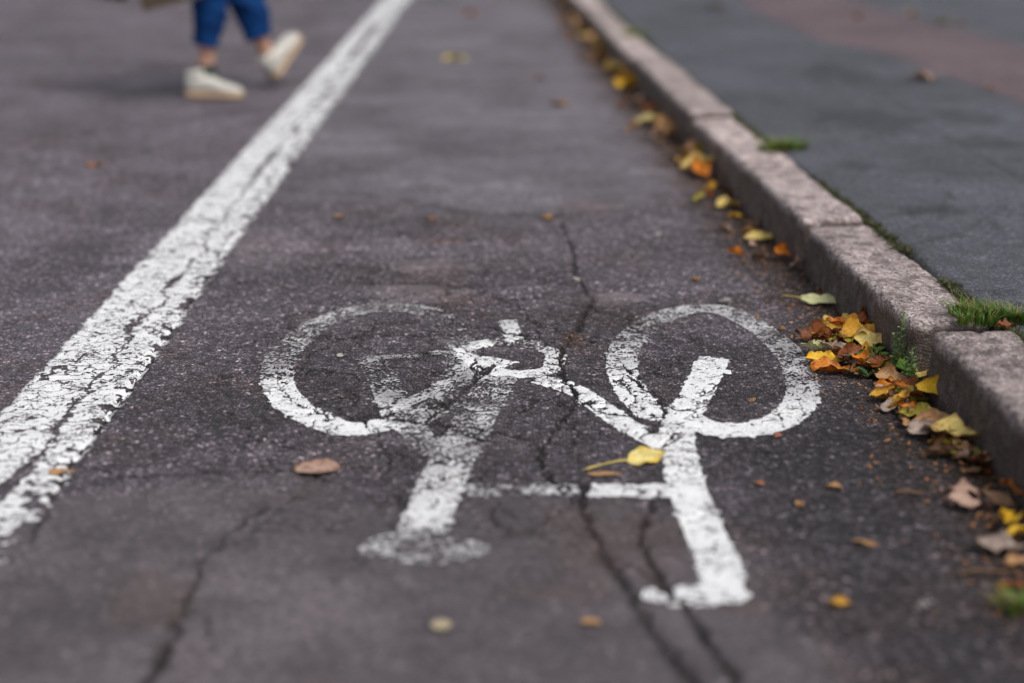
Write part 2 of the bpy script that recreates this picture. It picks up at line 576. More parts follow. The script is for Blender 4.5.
V = np.stack([X.ravel(), Y.ravel(), Z.ravel()], -1)
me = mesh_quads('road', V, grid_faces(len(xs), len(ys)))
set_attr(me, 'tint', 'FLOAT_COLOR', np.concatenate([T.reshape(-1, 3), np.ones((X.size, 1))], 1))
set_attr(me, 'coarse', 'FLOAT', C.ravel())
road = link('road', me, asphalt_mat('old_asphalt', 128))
tag(road, kind='structure')


def road_z(x, y):
    x = np.asarray(x, float); y = np.asarray(y, float)
    i = np.clip(np.searchsorted(xs, x) - 1, 0, len(xs) - 2); j = np.clip(np.searchsorted(ys, y) - 1, 0, len(ys) - 2)
    tx = (x - xs[i]) / (xs[i + 1] - xs[i]); ty = (y - ys[j]) / (ys[j + 1] - ys[j])
    return (Z[j, i] * (1 - tx) + Z[j, i + 1] * tx) * (1 - ty) + (Z[j + 1, i] * (1 - tx) + Z[j + 1, i + 1] * tx) * ty


# ================================================================== ROAD PAINT
PAINT = paint_mat()


def paint_cells(name, gx, gy, mask, parent=None, keep=None):
    """mask: (ny-1, nx-1) booleans; the painted cells become one sheet that follows the road surface"""
    nx, ny = len(gx), len(gy)
    F = grid_faces(nx, ny)[mask.ravel()]
    used, inv = np.unique(F, return_inverse=True)
    F = inv.reshape(-1, 4)
    gy2, gx2 = used // nx, used % nx
    x = np.asarray(gx)[gx2]; y = np.asarray(gy)[gy2]
    jx = (_h(gx2, gy2, 5) - .5) * .0011; jy = (_h(gx2, gy2, 6) - .5) * .0011
    x = x + jx; y = y + jy
    z = road_z(x, y) + .0022 + (vn(x / .006, y / .006, 31) - .5) * .0006
    me = mesh_quads(name, np.stack([x, y, z], -1), F)
    kp = np.ones(len(used)) if keep is None else keep[np.clip(gy2, 0, ny - 2), np.clip(gx2, 0, nx - 2)]
    set_attr(me, 'keep', 'FLOAT', kp)
    return link(name, me, PAINT, parent)


def coverage(x, y, seed):
    n = .40 * vn(x / .0045, y / .0045, seed) + .32 * vn(x / .012, y / .010, seed + 1) + .38 * fbm(x / .045, y / .045, seed + 2, 2)
    return uniform(n)


# strokes of the bicycle: centre line in the photo, width in metres, wear (share of paint gone) along it
def circ(pts): return pts


STROKES = [
    ('wheel', 0, [(455, 327), (437, 316), (414, 310), (392, 308), (366, 309), (338, 316), (312, 328), (292, 345), (280, 360), (276, 376), (282, 392), (295, 407), (315, 419), (340, 428), (365, 428), (388, 424), (410, 420), (436, 408), (455, 385), (462, 360), (460, 340)],
     .066, [.86, .80, .70, .56, .54, .60, .70, .72, .62, .46, .16, .05, .05, .08, .14, .26, .58, .74, .78, .78, .82]),
    ('wheel', 1, [(655, 414), (640, 402), (630, 388), (623, 372), (622, 356), (629, 341), (644, 327), (666, 316), (694, 309), (722, 311), (747, 321), (770, 336), (790, 355), (801, 376), (802, 396), (793, 412), (775, 424), (750, 430), (726, 431), (704, 427), (688, 418)],
     .067, [.08, .12, .20, .36, .46, .54, .60, .52, .46, .52, .58, .58, .56, .52, .44, .26, .12, .06, .06, .10, .14]),
    ('fork', 0, [(714, 359), (702, 384), (688, 408), (677, 430), (680, 462), (691, 500), (703, 530), (716, 560), (723, 578)], .066, [.22, .24, .20, .22, .16, .12, .20, .18, .20]),
    ('handlebar', 0, [(724, 582), (730, 597)], .050, [.10, .15]),
    ('handlebar', 0, [(730, 588), (710, 596), (684, 599)], .060, [.12, .2, .28]),
    ('frame', 0, [(541, 380), (566, 386), (592, 401), (616, 419), (640, 434), (664, 446)], .052, [.35, .22, .16, .16, .18, .14]),
    ('frame', 1, [(452, 491), (500, 490), (545, 490), (600, 491), (668, 492)], .052, [.48, .62, .46, .36, .32]),
    ('frame', 2, [(501, 372), (488, 395), (474, 420), (458, 450), (443, 480), (428, 518), (422, 535)], .082, [.52, .64, .62, .50, .40, .34, .52]),
    ('frame', 3, [(505, 366), (480, 362), (455, 380), (430, 396), (396, 412)], .062, [.10, .30, .62, .52, .34]),
    ('frame', 4, [(372, 360), (384, 384), (394, 405), (412, 430), (440, 455)], .060, [.72, .72, .60, .66, .80]),
    ('frame', 5, [(366, 358), (410, 356), (450, 352)], .028, [.70, .88, .80]),
    ('pedal', 0, [(508, 322), (515, 340)], .040, [.42, .30]),
    ('crank', 0, [(466, 350), (478, 345), (500, 342), (523, 343), (545, 349), (556, 358), (550, 369), (530, 374), (508, 374), (486, 368), (466, 356), (466, 350)], .042, [.15, .18, .56, .46, .50, .34, .36, .30, .12, .14, .22, .15]),
]
SADDLE = [(357, 549), (366, 540), (385, 536), (398, 532), (430, 530), (450, 537), (475, 541), (490, 549), (482, 558), (460, 563), (430, 567), (400, 564), (372, 558)]
gx = np.arange(-.78, .66, .0021); gy = np.arange(1.72, 3.46, .0026)
cxm, cym = np.meshgrid((gx[1:] + gx[:-1]) / 2, (gy[1:] + gy[:-1]) / 2)
cov = coverage(cxm, cym, 300)
_, cst = crack_fields(cxm, cym)
edge_j = (fbm(cxm / .018, cym / .014, 310, 4) - .5) * .030 - .001
f1, f2 = worley(cxm / .040 + (vn(cxm / .02, cym / .02, 320) - .5) * .6, cym / .034, 330)
craze = (f2 - f1) < .06 + .10 * (vn(cxm / .03, cym / .03, 340) - .5)
best = np.full(cxm.shape, -9.0); owner = np.full(cxm.shape, -1); wearf = np.zeros(cxm.shape)
for i, (nm, idx, pts, w, wear) in enumerate(STROKES):
    P = wp(pts)
    # smooth the traced centre line
    Pn = np.array(P)
    if len(Pn) > 3:
        t = np.arange(len(Pn)); tt = np.linspace(0, len(Pn) - 1, (len(Pn) - 1) * 4 + 1)
        def crm(v):
            out = []
            for q in tt:
                k = min(int(q), len(v) - 2); f = q - k
                p0 = v[max(k - 1, 0)]; p1 = v[k]; p2 = v[k + 1]; p3 = v[min(k + 2, len(v) - 1)]
                out.append(.5 * (2 * p1 + (p2 - p0) * f + (2 * p0 - 5 * p1 + 4 * p2 - p3) * f * f + (3 * p1 - p0 - 3 * p2 + p3) * f ** 3))
            return np.array(out)
        Pn = np.stack([crm(Pn[:, 0]), crm(Pn[:, 1])], 1)
        wv_ = np.interp(tt, t, wear)
    else:
        wv_ = np.array(wear, float)
    x0, y0 = Pn.min(0) - .08; x1, y1 = Pn.max(0) + .08
    m = (cxm > x0) & (cxm < x1) & (cym > y0) & (cym < y1)
    d, par = segdist(cxm[m], cym[m], [tuple(q) for q in Pn])
    # square ends: drop the round caps beyond the first and last points
    sdv = w / 2 - d
    if nm not in ('wheel', 'crank'):
        a = Pn[0]; b = Pn[1]; e = (a - b) / np.linalg.norm(a - b)
        sdv = np.minimum(sdv, .006 - ((cxm[m] - a[0]) * e[0] + (cym[m] - a[1]) * e[1]))
    wm = np.interp(par, np.arange(len(wv_)), wv_)
    # the stroke that leaves most paint here wins
    score = np.where(sdv + edge_j[m] > 0, 2 - wm, sdv)
    bb = best[m]; oo = owner[m]; ww = wearf[m]
    up = score > bb
    bb[up] = score[up]; oo[up] = i; ww[up] = wm[up]
    best[m] = bb; owner[m] = oo; wearf[m] = ww
sd = polysd(cxm, cym, wp(SADDLE)) + edge_j * .7
ms = sd > 0
best = np.where(ms, 3, best); owner = np.where(ms, 99, owner); wearf = np.where(ms, .50, wearf)
fine = uniform(.46 * vn(cxm / .0036, cym / .0040, 350) + .18 * vn(cxm / .011, cym / .010, 351) + .42 * fbm(cxm / .05, cym / .05, 352, 3))
cov = cov + (fine - cov) * ss(.22, .5, wearf)
grime_b = ss(-.30, .10, cov - wearf) * (1 - .85 * ss(.26, .56, wearf) * (.35 + .65 * vn(cxm / .05, cym / .05, 360)))
painted = (best > 0) & (cov > wearf - .24) & (cst < .38) & ~(craze & (cov < wearf + .30))
bike = bpy.data.objects.new('bicycle_symbol', None); COL.objects.link(bike)
c0 = at(590, 420)
tag(bike, 'worn white bicycle symbol painted on the dark cracked asphalt of the lane', 'road marking')
gid = {}
for i, s in enumerate(STROKES): gid.setdefault((s[0], s[1] if s[0] == 'wheel' else 0), []).append(i)
for (nm, _), ids in gid.items():
    mk = painted & np.isin(owner, ids)
    if mk.any(): paint_cells(nm, gx, gy, mk, bike, grime_b)
paint_cells('saddle', gx, gy, painted & (owner == 99), bike, grime_b)

# stray fleck of paint beside the handlebar
fl = (blob(cxm, cym, 655, 597, 11, 6, 71, .7) > .4) & (fine > .52)
fl |= (blob(cxm, cym, 727, 372, 5, 3, 72, .2) > .3)
fl &= ~painted
o = paint_cells('paint_flecks', gx, gy, fl)
tag(o, 'small stray flecks of white paint around the bicycle handlebar and wheel', 'road marking', kind='stuff')

# the long white line
ly = np.concatenate([np.arange(1.45, 4.2, .0032), np.array(grow(4.2, .0032, 1.012, 22.0))])
u = np.arange(-.02, .245, .0024)
U, LY = np.meshgrid(u, ly)
xl = line_x(LY, lineL); xr = line_x(LY, lineR)
wline = xr - xl
LX = xl + U / .215 * wline
Uc = (U[1:, 1:] + U[:-1, :-1]) / 2; Yc = (LY[1:, 1:] + LY[:-1, :-1]) / 2; Xc = (LX[1:, 1:] + LX[:-1, :-1]) / 2
e = np.minimum(Uc, .215 - Uc) + (fbm(Uc / .03, Yc / .03, 401, 4) - .5) * .020 + .001
covl = coverage(Uc, Yc, 410)
# long split a little right of the middle
cl = .128 + (fbm(Yc / .16, Yc * 0, 420, 3) - .5) * .06
split = np.abs(Uc - cl + (fbm(Uc / .012, Yc / .02, 421, 3) - .5) * .03) < .0035 + .009 * ss(.45, .85, vn(Yc / .11, Yc * 0, 422))
fa, fb = worley(Uc / .055 + (fbm(Uc / .02, Yc / .02, 423, 2) - .5) * .9, Yc / .040 + (fbm(Uc / .02, Yc / .02, 424, 2) - .5) * .8, 425)
crz = (fb - fa) < .070 * (.2 + 1.3 * vn(Uc / .06, Yc / .06, 426))
fa2, fb2 = worley(Uc / .022, Yc / .014, 427)
crz2 = ((fb2 - fa2) < .10) & (covl < .26)
near_w = ss(2.35, 1.95, Yc)
rag = (Uc > .165 - .035 * near_w) & (fbm(Uc / .022, Yc / .026, 430, 5) > .66 - .15 * ss(.165, .215, Uc) - .13 * near_w)
gy0 = float(g(365, 40)[1])
slot = (np.abs(Uc - .115) < .026 + (vn(Yc / .2, Yc * 0, 436) - .5) * .02) & (np.abs(Yc - gy0) < 1.0)
wearl = .0 + .11 * vn(Uc / .05, Yc / .12, 431)
mk = (e > 0) & (covl > wearl - .08) & ~split & ~crz & ~crz2 & ~rag & ~slot
nx, ny = U.shape[1], U.shape[0]
F = grid_faces(nx, ny)[mk.ravel()]
used, inv = np.unique(F, return_inverse=True)
px_, py_ = LX.ravel()[used], LY.ravel()[used]
px_ = px_ + (_h(used, used * 0, 7) - .5) * .0012; py_ = py_ + (_h(used, used * 0 + 1, 8) - .5) * .0014
pz_ = road_z(px_, py_) + .0022 + (vn(px_ / .006, py_ / .006, 33) - .5) * .0006
wme = mesh_quads('lane_line', np.stack([px_, py_, pz_], -1), inv.reshape(-1, 4))
kl = ss(-.10, .10, covl - wearl) * ss(-.002, .010, e)
set_attr(wme, 'keep', 'FLOAT', kl[np.clip(used // nx, 0, ny - 2), np.clip(used % nx, 0, nx - 2)])
wl = link('lane_line', wme, PAINT)
tag(wl, 'long cracked white line dividing the bicycle lane from the carriageway', 'road marking')

# ================================================================== KERB STONES
GRAN = granite_mat()


def kerb_stone(name, A, B, width, h, seed, step=.010, depth=.10, tone=1.0, gap=.014):
    """A = far front top corner, B = near front top corner; the stone is a rough-hewn rounded block"""
    d = (B - A); L = d.length - gap; d = d.normalized()
    n = Vector((-d.y, d.x, 0))          # towards the pavement
    if n.x < 0: n = -n
    org = A + d * gap / 2
    H = h + depth
    bm = bmesh.new()
    nl = max(8, int(L / step)); nw = max(6, int(width / step)); nh = max(6, int(H / step))
    idx = {}

    def vert(i, j, k):
        key = (i, j, k)
        if key not in idx: idx[key] = bm.verts.new((i / nl * L, j / nw * width, k / nh * H - depth))
        return idx[key]
    def face(a, b, c, e): bm.faces.new((vert(*a), vert(*b), vert(*c), vert(*e)))
    for i in range(nl):
        for j in range(nw):
            face((i, j, nh), (i + 1, j, nh), (i + 1, j + 1, nh), (i, j + 1, nh))
            face((i, j, 0), (i, j + 1, 0), (i + 1, j + 1, 0), (i + 1, j, 0))
        for k in range(nh):
            face((i, 0, k), (i + 1, 0, k), (i + 1, 0, k + 1), (i, 0, k + 1))
            face((i, nw, k), (i, nw, k + 1), (i + 1, nw, k + 1), (i + 1, nw, k))
    for j in range(nw):
        for k in range(nh):
            face((0, j, k), (0, j, k + 1), (0, j + 1, k + 1), (0, j + 1, k))
            face((nl, j, k), (nl, j + 1, k), (nl, j + 1, k + 1), (nl, j, k + 1))
    bmesh.ops.recalc_face_normals(bm, faces=bm.faces)
    me = bpy.data.meshes.new(name); bm.to_mesh(me); bm.free()
    nv = len(me.vertices)
    co = np.empty(nv * 3, np.float32); me.vertices.foreach_get('co', co); co = co.reshape(-1, 3).astype(float)
    R = .016
    lo = np.array([R, R, -depth + R]); hi = np.array([L - R, width - R, h - R])
    q = np.clip(co, lo, hi); v = co - q
    ln = np.linalg.norm(v, axis=1, keepdims=True)
    nrm = np.where(ln > 1e-6, v / np.maximum(ln, 1e-6), 0)
    co2 = q + nrm * R
    # roughness of split granite
    a = co2[:, 0] + seed * 3.1; b = co2[:, 1] + co2[:, 2] * 1.3 + seed
    big = (fbm(a / .12, b / .12, 500 + seed, 3) - .5) * .012
    sm = (fbm(a / .020, b / .020, 510 + seed, 3) - .5) * .0055
    co2 = co2 + nrm * (big + sm)[:, None]
    # traffic dirt on the road side: below the worn arris
    dirt_shade = ss(.008, .032, h - co2[:, 2] + (fbm(a / .05, b / .05, 520 + seed, 3) - .5) * .03) * (nrm[:, 1] < -.6)
    dirt_shade = np.maximum(dirt_shade, ss(.004, .016, h - co2[:, 2]) * (np.abs(nrm[:, 0]) > .55) * 1.05)  # shade of the open joints, painted dark onto the end faces
    chip = ss(.62, .78, fbm(a / .045, b / .045, 530 + seed, 3)) * ss(.05, .0, np.minimum(co2[:, 0], L - co2[:, 0])) * (co2[:, 2] > h - .03)
    co2[:, 2] -= chip * .014
    me.vertices.foreach_set('co', co2.astype(np.float32).ravel())
    set_attr(me, 'dirt_shade', 'FLOAT', np.clip(dirt_shade * .92, 0, 1)); set_attr(me, 'tone', 'FLOAT', np.full(nv, tone))
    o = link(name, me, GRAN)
    M = Matrix(((d.x, n.x, 0, org.x), (d.y, n.y, 0, org.y), (0, 0, 1, 0), (0, 0, 0, 1)))
    o.matrix_world = M
    return o


KL = {
    0: 'granite kerb stone farthest up the street, at the top edge of the photo',
    1: 'second farthest granite kerb stone, just above the small blurred grass tuft',
    2: 'third farthest granite kerb stone, beside the small blurred grass tuft',
    3: 'light granite kerb stone just nearer than the small blurred grass tuft',
    4: 'pinkish kerb stone ending at the clear joint above the bright pale kerb stone',
    5: 'short pale kerb stone between the pinkish far stone and the mid grass tuft',
    6: 'pinkish granite kerb stone reaching from the mid grass tuft down to an open joint',
    7: 'long rough kerb stone between the open joint and the large grass tuft',
    8: 'nearest granite kerb stone at the right edge, in front of the wide mossy gap',
}
jn = [FR[0] + far_dir * 1.0, *FR]
k = 0
FRX = [FR[0] + far_dir * .95] + FR  # the last stone stops short: an open joint before the nearest one
for i in range(len(FRX) - 1):
    A, B = FRX[i], FRX[i + 1]
    off = Vector(((0.006, -.007, .006, -.004, .003, .012, -.002, .0)[i], 0, 0))
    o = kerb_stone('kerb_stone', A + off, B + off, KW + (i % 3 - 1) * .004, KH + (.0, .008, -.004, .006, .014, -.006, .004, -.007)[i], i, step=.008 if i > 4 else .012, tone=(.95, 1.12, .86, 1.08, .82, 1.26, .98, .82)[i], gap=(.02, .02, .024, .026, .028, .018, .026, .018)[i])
    tag(o, None, 'kerb stone', 'granite kerb stones along the bicycle lane')
    o['label'] = KL[i]
NA, NB = near_a, near_a - Vector((0, 0, 0)) + near_dir * 1.05
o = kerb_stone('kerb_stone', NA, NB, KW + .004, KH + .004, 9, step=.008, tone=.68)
tag(o, KL[8], 'kerb stone', 'granite kerb stones along the bicycle lane')

# ================================================================== PAVEMENT
py_s = np.concatenate([[-20, -5, 0, .6, 1.0], np.arange(1.3, 5.0, .012), np.array(grow(5.0, .012, 1.015, 30)), [45, 90, 200]])
t_s = np.concatenate([np.arange(0, 3.2, .012), np.array(grow(3.2, .02, 1.12, 14)), [30, 100, 300]])
back_y = [p.y for p in BK[::-1]]; back_x = [p.x for p in BK[::-1]]


def pave_x(y):
    return kerb_x(y) + KW / np.cos(np.arctan(.12)) - .004


TT, PY = np.meshgrid(t_s, py_s)
edge = (fbm(PY / .05, PY * 0, 601, 3) - .5) * .022
PXX = pave_x(PY) + TT + edge * ss(.12, 0, TT)
PZ = KH - .006 + (fbm(PXX / .5, PY / .5, 602, 3) - .5) * .010 + (fbm(PXX / .07, PY / .07, 603, 3) - .5) * .003
PZ -= ss(.022, .0, TT) * .02
PZ = np.where((TT > 16) | (PY > 40), KH - .006, PZ)
PT = np.empty(PXX.shape + (3,)); PT[:] = (.108, .115, .132)
pl = fbm(PXX / .45, PY / .45, 604, 5); pm = fbm(PXX / .09, PY / .09, 605, 4)


def ppoly(pts): return wp(pts, KH - .006)


redm = ss(-.02, .02, polysd(PXX, PY, ppoly([(735, -8), (752, 10), (820, 41), (880, 52), (955, 79), (1030, 106), (1200, 170), (1200, 100), (1024, 46), (962, 30), (910, 18), (830, -8)])) + (pm - .5) * .08)
PT = lerp(PT, (.175, .122, .130), redm * .85)
seamd, _ = segdist(PXX + (pm - .5) * .04, PY, ppoly([(880, 92), (936, 129), (1018, 178), (1100, 225)]))
PT = lerp(PT, (.035, .038, .042), np.exp(-(seamd / .012) ** 2) * .5)
seam2, _ = segdist(PXX + (pm - .5) * .03, PY, ppoly([(735, -8), (752, 10), (820, 41), (880, 52), (955, 79), (1030, 106)]))
PT = lerp(PT, (.03, .032, .036), np.exp(-(seam2 / .015) ** 2) * .5)
stain = np.zeros_like(PXX)
for i, (a, b, rx, ry) in enumerate([(870, 120, 60, 14), (840, 72, 40, 12), (850, 165, 26, 6), (985, 140, 40, 8), (960, 115, 40, 8), (1005, 290, 22, 5), (890, 128, 30, 8), (700, 8, 38, 5), (800, 180, 20, 5), (930, 210, 40, 6)]):
    cx_, cy_ = g(a, b, KH); kk = pxm(float(cy_), KH)
    rym = abs(float(g(a, b - ry, KH)[1]) - float(g(a, b + ry, KH)[1])) / 2
    q = np.hypot((PXX - cx_) / (rx / kk), (PY - cy_) / rym) + (fbm(PXX / .06, PY / .06, 620 + i, 4) - .5) * 1.5
    stain = np.maximum(stain, 1 - ss(.4, 1.2, q))
PT = lerp(PT, (.055, .059, .067), stain * .8)
for cpx in ([(900, 262), (930, 240), (968, 232), (1010, 205)], [(770, 96), (812, 118), (840, 150), (900, 178), (960, 190)], [(700, 60), (750, 72), (790, 70)], [(985, 268), (1024, 262)], [(930, 160), (945, 190), (938, 220)]):
    cd_, _ = segdist(PXX + (pm - .5) * .07, PY + (fbm(PXX / .05, PY / .05, 611, 3) - .5) * .08, ppoly(cpx))
    PT = lerp(PT, (.030, .031, .034), np.exp(-(cd_ / .008) ** 2) * .6 * ss(.35, .6, vn(PXX / .12, PY / .12, 612)))
spots_ = ss(.70, .80, fbm(PXX / .06, PY / .05, 613, 3)) * ss(.45, .6, vn(PXX / .4, PY / .4, 614))
PT = lerp(PT, (.035, .036, .04), spots_ * .6)
PT *= (.62 + .76 * pl)[..., None] * (.80 + .4 * pm)[..., None]
PT = lerp(PT, (.022, .022, .012), ss(.022, .004, TT + (pm - .5) * .02) * .9)
me = mesh_quads('pavement', np.stack([PXX.ravel(), PY.ravel(), PZ.ravel()], -1), grid_faces(len(t_s), len(py_s)))
set_attr(me, 'tint', 'FLOAT_COLOR', np.concatenate([PT.reshape(-1, 3), np.ones((PXX.size, 1))], 1))
set_attr(me, 'coarse', 'FLOAT', (.42 + .35 * pm).ravel())
tag(link('pavement', me, asphalt_mat('grey_footway_asphalt', 230, 1.0, .7)), kind='structure')

# ================================================================== LEAVES
LM = {
    'yellow': leaf_mat('yellow_leaf', (.86, .55, .035), (.42, .17, .02), .26),
    'pale_yellow': leaf_mat('pale_yellow_leaf', (.80, .64, .22), (.40, .22, .06), .35),
    'bright': leaf_mat('bright_yellow_leaf', (.80, .70, .30), (.75, .50, .04), .42),
    'cream': leaf_mat('cream_green_leaf', (.66, .66, .38), (.38, .34, .12), .2),
    'orange': leaf_mat('orange_leaf', (.70, .24, .02), (.26, .06, .01), .40),
    'gold': leaf_mat('golden_brown_leaf', (.66, .36, .04), (.24, .10, .02), .42),
    'rust': leaf_mat('rust_leaf', (.36, .15, .07), (.14, .06, .03), .45, .1),
    'red_brown': leaf_mat('red_brown_leaf', (.26, .075, .018), (.07, .025, .01), .5),
    'brown': leaf_mat('brown_leaf', (.17, .09, .045), (.05, .028, .018), .5, .1),
    'tan': leaf_mat('tan_leaf', (.44, .25, .12), (.20, .10, .05), .4, .12),
    'pink_tan': leaf_mat('pinkish_tan_leaf', (.42, .28, .22), (.22, .11, .08), .35, .1),
    'grey_tan': leaf_mat('greyish_tan_leaf', (.36, .28, .24), (.14, .09, .07), .4, .1),
    'olive': leaf_mat('olive_yellow_leaf', (.40, .34, .05), (.14, .10, .02), .45),
    'green': leaf_mat('green_leaf', (.10, .20, .03), (.30, .30, .04), .3),
}
STEM = {k: plain_mat(k + '_stem', tuple(v), .6, .2, 90) for k, v in {'yellow': (.62, .48, .12), 'brown': (.20, .10, .05), 'orange': (.38, .15, .04)}.items()}


def leaf_data(L, W, kind, curl, bend, seed, wave=.42, fold=.2, nu=18, nv=9):
    """a leaf blade: outline by kind, cupped across (curl) and along (bend), with ripples; the thickness is a leaf's"""
    r = random.Random(seed)
    us = np.linspace(0, 1, nu); vs = np.linspace(-1, 1, nv)
    Vv, Uu = np.meshgrid(vs, us)
    if kind == 'ovate':
        w = np.sin(PI * Uu ** .75) ** .85 * (1 - .12 * Uu)
        w = w * (1 + .05 * np.sin(Uu * 55 + seed))
    elif kind == 'round':
        w = np.sqrt(np.clip(1 - (2 * Uu - 1) ** 2, 0, 1)) * (1 + .05 * np.sin(Uu * 50 + seed))
    elif kind == 'lobed':
        w = np.sin(PI * Uu ** .9) ** .6 * (.66 + .34 * np.abs(np.cos(Uu * PI * 3.4 + .4)))
    else:
        w = np.sin(PI * Uu ** .8)
    w = np.clip(w, .02, None) * W / 2
    x = (Uu - .5) * L
    a = curl * Vv * w / (W / 2)
    y = w * np.where(np.abs(a) > 1e-4, np.sin(a) / np.where(np.abs(a) > 1e-4, a, 1), 1) * Vv
    z = np.abs(w * Vv) * np.tan(np.clip(np.abs(a) / 2, 0, 1.2)) * np.sign(curl if curl else 1)
    z = z + fold * np.abs(y)
    z = z + wave * W * .5 * (np.sin(Uu * 7 + r.uniform(0, 6)) * Vv * .5 + np.sin(Vv * 5 + Uu * 4 + r.uniform(0, 6)) * .25)
    ang = bend * (Uu - .5)
    if abs(bend) > .02:
        Rr = L / bend
        bx = np.sin(ang) * (Rr - z); bz = Rr - np.cos(ang) * (Rr - z)
        x, z = bx, bz
    z = z + wave * W * .12 * np.sin(Uu * 23 + Vv * 6 + r.uniform(0, 6)) * np.abs(Vv) + wave * W * .38 * r.uniform(.2, 1) * np.abs(Vv) ** 3 * np.sin(Uu * 11 + r.uniform(0, 6))
    tw = r.uniform(-1.4, 1.4) * wave
    y2 = y * np.cos(tw * (Uu - .5)) - z * np.sin(tw * (Uu - .5))
    z = y * np.sin(tw * (Uu - .5)) + z * np.cos(tw * (Uu - .5))
    V = np.stack([x, y2, z], -1).reshape(-1, 3)
    F = grid_faces(nv, nu)
    uv = np.stack([Uu, Vv, 0 * Uu], -1).reshape(-1, 3)
    # give it thickness
    th = .00022
    V2 = V.copy(); V2[:, 2] -= th
    return V, V2, F, uv


def place_leaf(px, py, Lpx, color, kind='ovate', yaw=0., curl=.8, bend=.4, roll=0., pitch=0., z0=0., seed=None, wr=.62, wave=.42, stem=0., stem_yaw=0., label=None, group=None, fold=.15, base_z=0., cat='leaf', stem_mat='yellow', name='fallen_leaf'):
    seed = random.randint(0, 99999) if seed is None else seed
    p = at(px, py, base_z)
    k = pxm(p.y, base_z)
    L = Lpx / k
    W = L * wr
    V, V2, F, uv = leaf_data(L, W, kind, curl, bend, seed, wave=wave, fold=fold)
    R = np.array((Euler((roll, pitch, 0)).to_matrix()))
    V = V @ R.T; V2 = V2 @ R.T
    mn = V2[:, 2].min()
    V[:, 2] -= mn; V2[:, 2] -= mn
    n = len(V)
    Fa = np.concatenate([F, F[:, ::-1] + n])
    me = mesh_quads(name, np.concatenate([V, V2]), Fa)
    set_attr(me, 'blade', 'FLOAT_VECTOR', np.concatenate([uv, uv]))
    o = link(name, me, LM[color])
    gz = base_z if base_z > .05 else float(road_z(p.x, p.y))
    o.location = (p.x, p.y, gz + z0 + .002)
    o.rotation_euler = (0, 0, yaw)
    tag(o, label, cat, group)
    if stem:
        sl = stem / k
        c = math.cos(stem_yaw); s_ = math.sin(stem_yaw)
        b0 = V.reshape(18, 9, 3)[0, 4]
        pts = [Vector((b0[0] + .004 * 0, b0[1], b0[2]))]
        for q in range(1, 7):
            f = q / 6
            pts.append(Vector((b0[0] - f * sl * c, b0[1] - f * sl * s_ + math.sin(f * 3) * sl * .05, max(.0015, b0[2] * (1 - f) ** 1.3 + .002))))
        st = link('stem', tube_mesh('stem', pts, [.0018 - .0007 * (1 - abs(2 * q / 6 - 1)) for q in range(7)], 8), STEM[stem_mat], o)
    return o


R_ = math.radians
GUT = 'autumn leaves lying in the gutter'
LANE = 'leaves scattered on the lane'


def tip(yaw_deg, roll_deg):
    """leaves heaped against a kerb lean on each other: mostly tipped towards the open road side"""
    return R_(roll_deg + (random.uniform(8, 30) if math.cos(R_(yaw_deg)) > 0 else -random.uniform(8, 30)))


# --- the ones that can be told apart
place_leaf(646, 461, 42, 'bright', 'ovate', R_(12), 1.0, .9, R_(34), R_(-8), 0, 11, .62, .30, 46, R_(12), 'yellow curled leaf with long stem lying between the bicycle frame lines', LANE)
place_leaf(318, 469, 46, 'pink_tan', 'round', R_(10), .35, .25, 0, 0, 0, 12, .8, .07, 24, R_(-100), 'flat dry pinkish leaf with thin stem, left of the bicycle saddle tube', LANE, .05, stem_mat='brown')
place_leaf(605, 475, 36, 'tan', 'ovate', R_(3), .2, .1, 0, 0, 0, 13, .35, .05, 0, 0, 'thin tan leaf scrap below the stem of the yellow leaf', LANE, .0)
place_leaf(824, 306, 50, 'cream', 'lobed', R_(-18), .5, .3, R_(28), 0, .004, 14, .34, .18, 22, R_(-40), 'pale cream lobed leaf by itself in the gutter above the leaf pile', GUT)
place_leaf(764, 241, 44, 'pale_yellow', 'ovate', R_(10), .9, .3, R_(18), 0, .004, 15, .36, .2, 10, R_(140), 'long pale yellow leaf in the gutter below the open kerb joint', GUT)
place_leaf(728, 208, 30, 'pale_yellow', 'ovate', R_(28), 1.3, .5, R_(10), 0, .004, 16, .7, .30, 0, 0, 'cupped yellow leaf in the gutter, the upper of a touching pair', GUT)
place_leaf(735, 218, 17, 'yellow', 'ovate', R_(10), .9, .3, 0, 0, .002, 17, .7, .30, 0, 0, 'small yellow leaf in the gutter, the lower of a touching pair', GUT)
place_leaf(455, 60, 24, 'bright', 'ovate', R_(5), .9, .4, 0, 0, 0, 18, .6, .30, 0, 0, 'blurred pale yellow leaf alone on the far smooth asphalt', LANE)
place_leaf(561, 106, 22, 'tan', 'ovate', R_(-5), .9, .4, 0, 0, 0, 19, .6, .30, 0, 0, 'blurred tan leaf on the lane nearest the far gutter', LANE)
place_leaf(538, 79, 17, 'pink_tan', 'ovate', R_(-15), .6, .4, 0, 0, 0, 20, .6, .30, 0, 0, 'faint pinkish leaf on the lane just above a tan leaf', LANE)
place_leaf(470, 15, 14, 'orange', 'round', 0, .6, .4, 0, 0, 0, 21, .8, .30, 0, 0, 'small blurred orange leaf farthest up the lane', LANE)
place_leaf(96, 168, 18, 'rust', 'ovate', R_(5), .6, .4, 0, 0, 0, 22, .6, .30, 0, 0, 'small orange brown leaf alone on the carriageway left of the white line', LANE)
place_leaf(340, 218, 13, 'tan', 'ovate', 0, .6, .4, 0, 0, 0, 23, .6, .30, 0, 0, 'tiny tan leaf bit on the patched asphalt right of the white line', LANE)
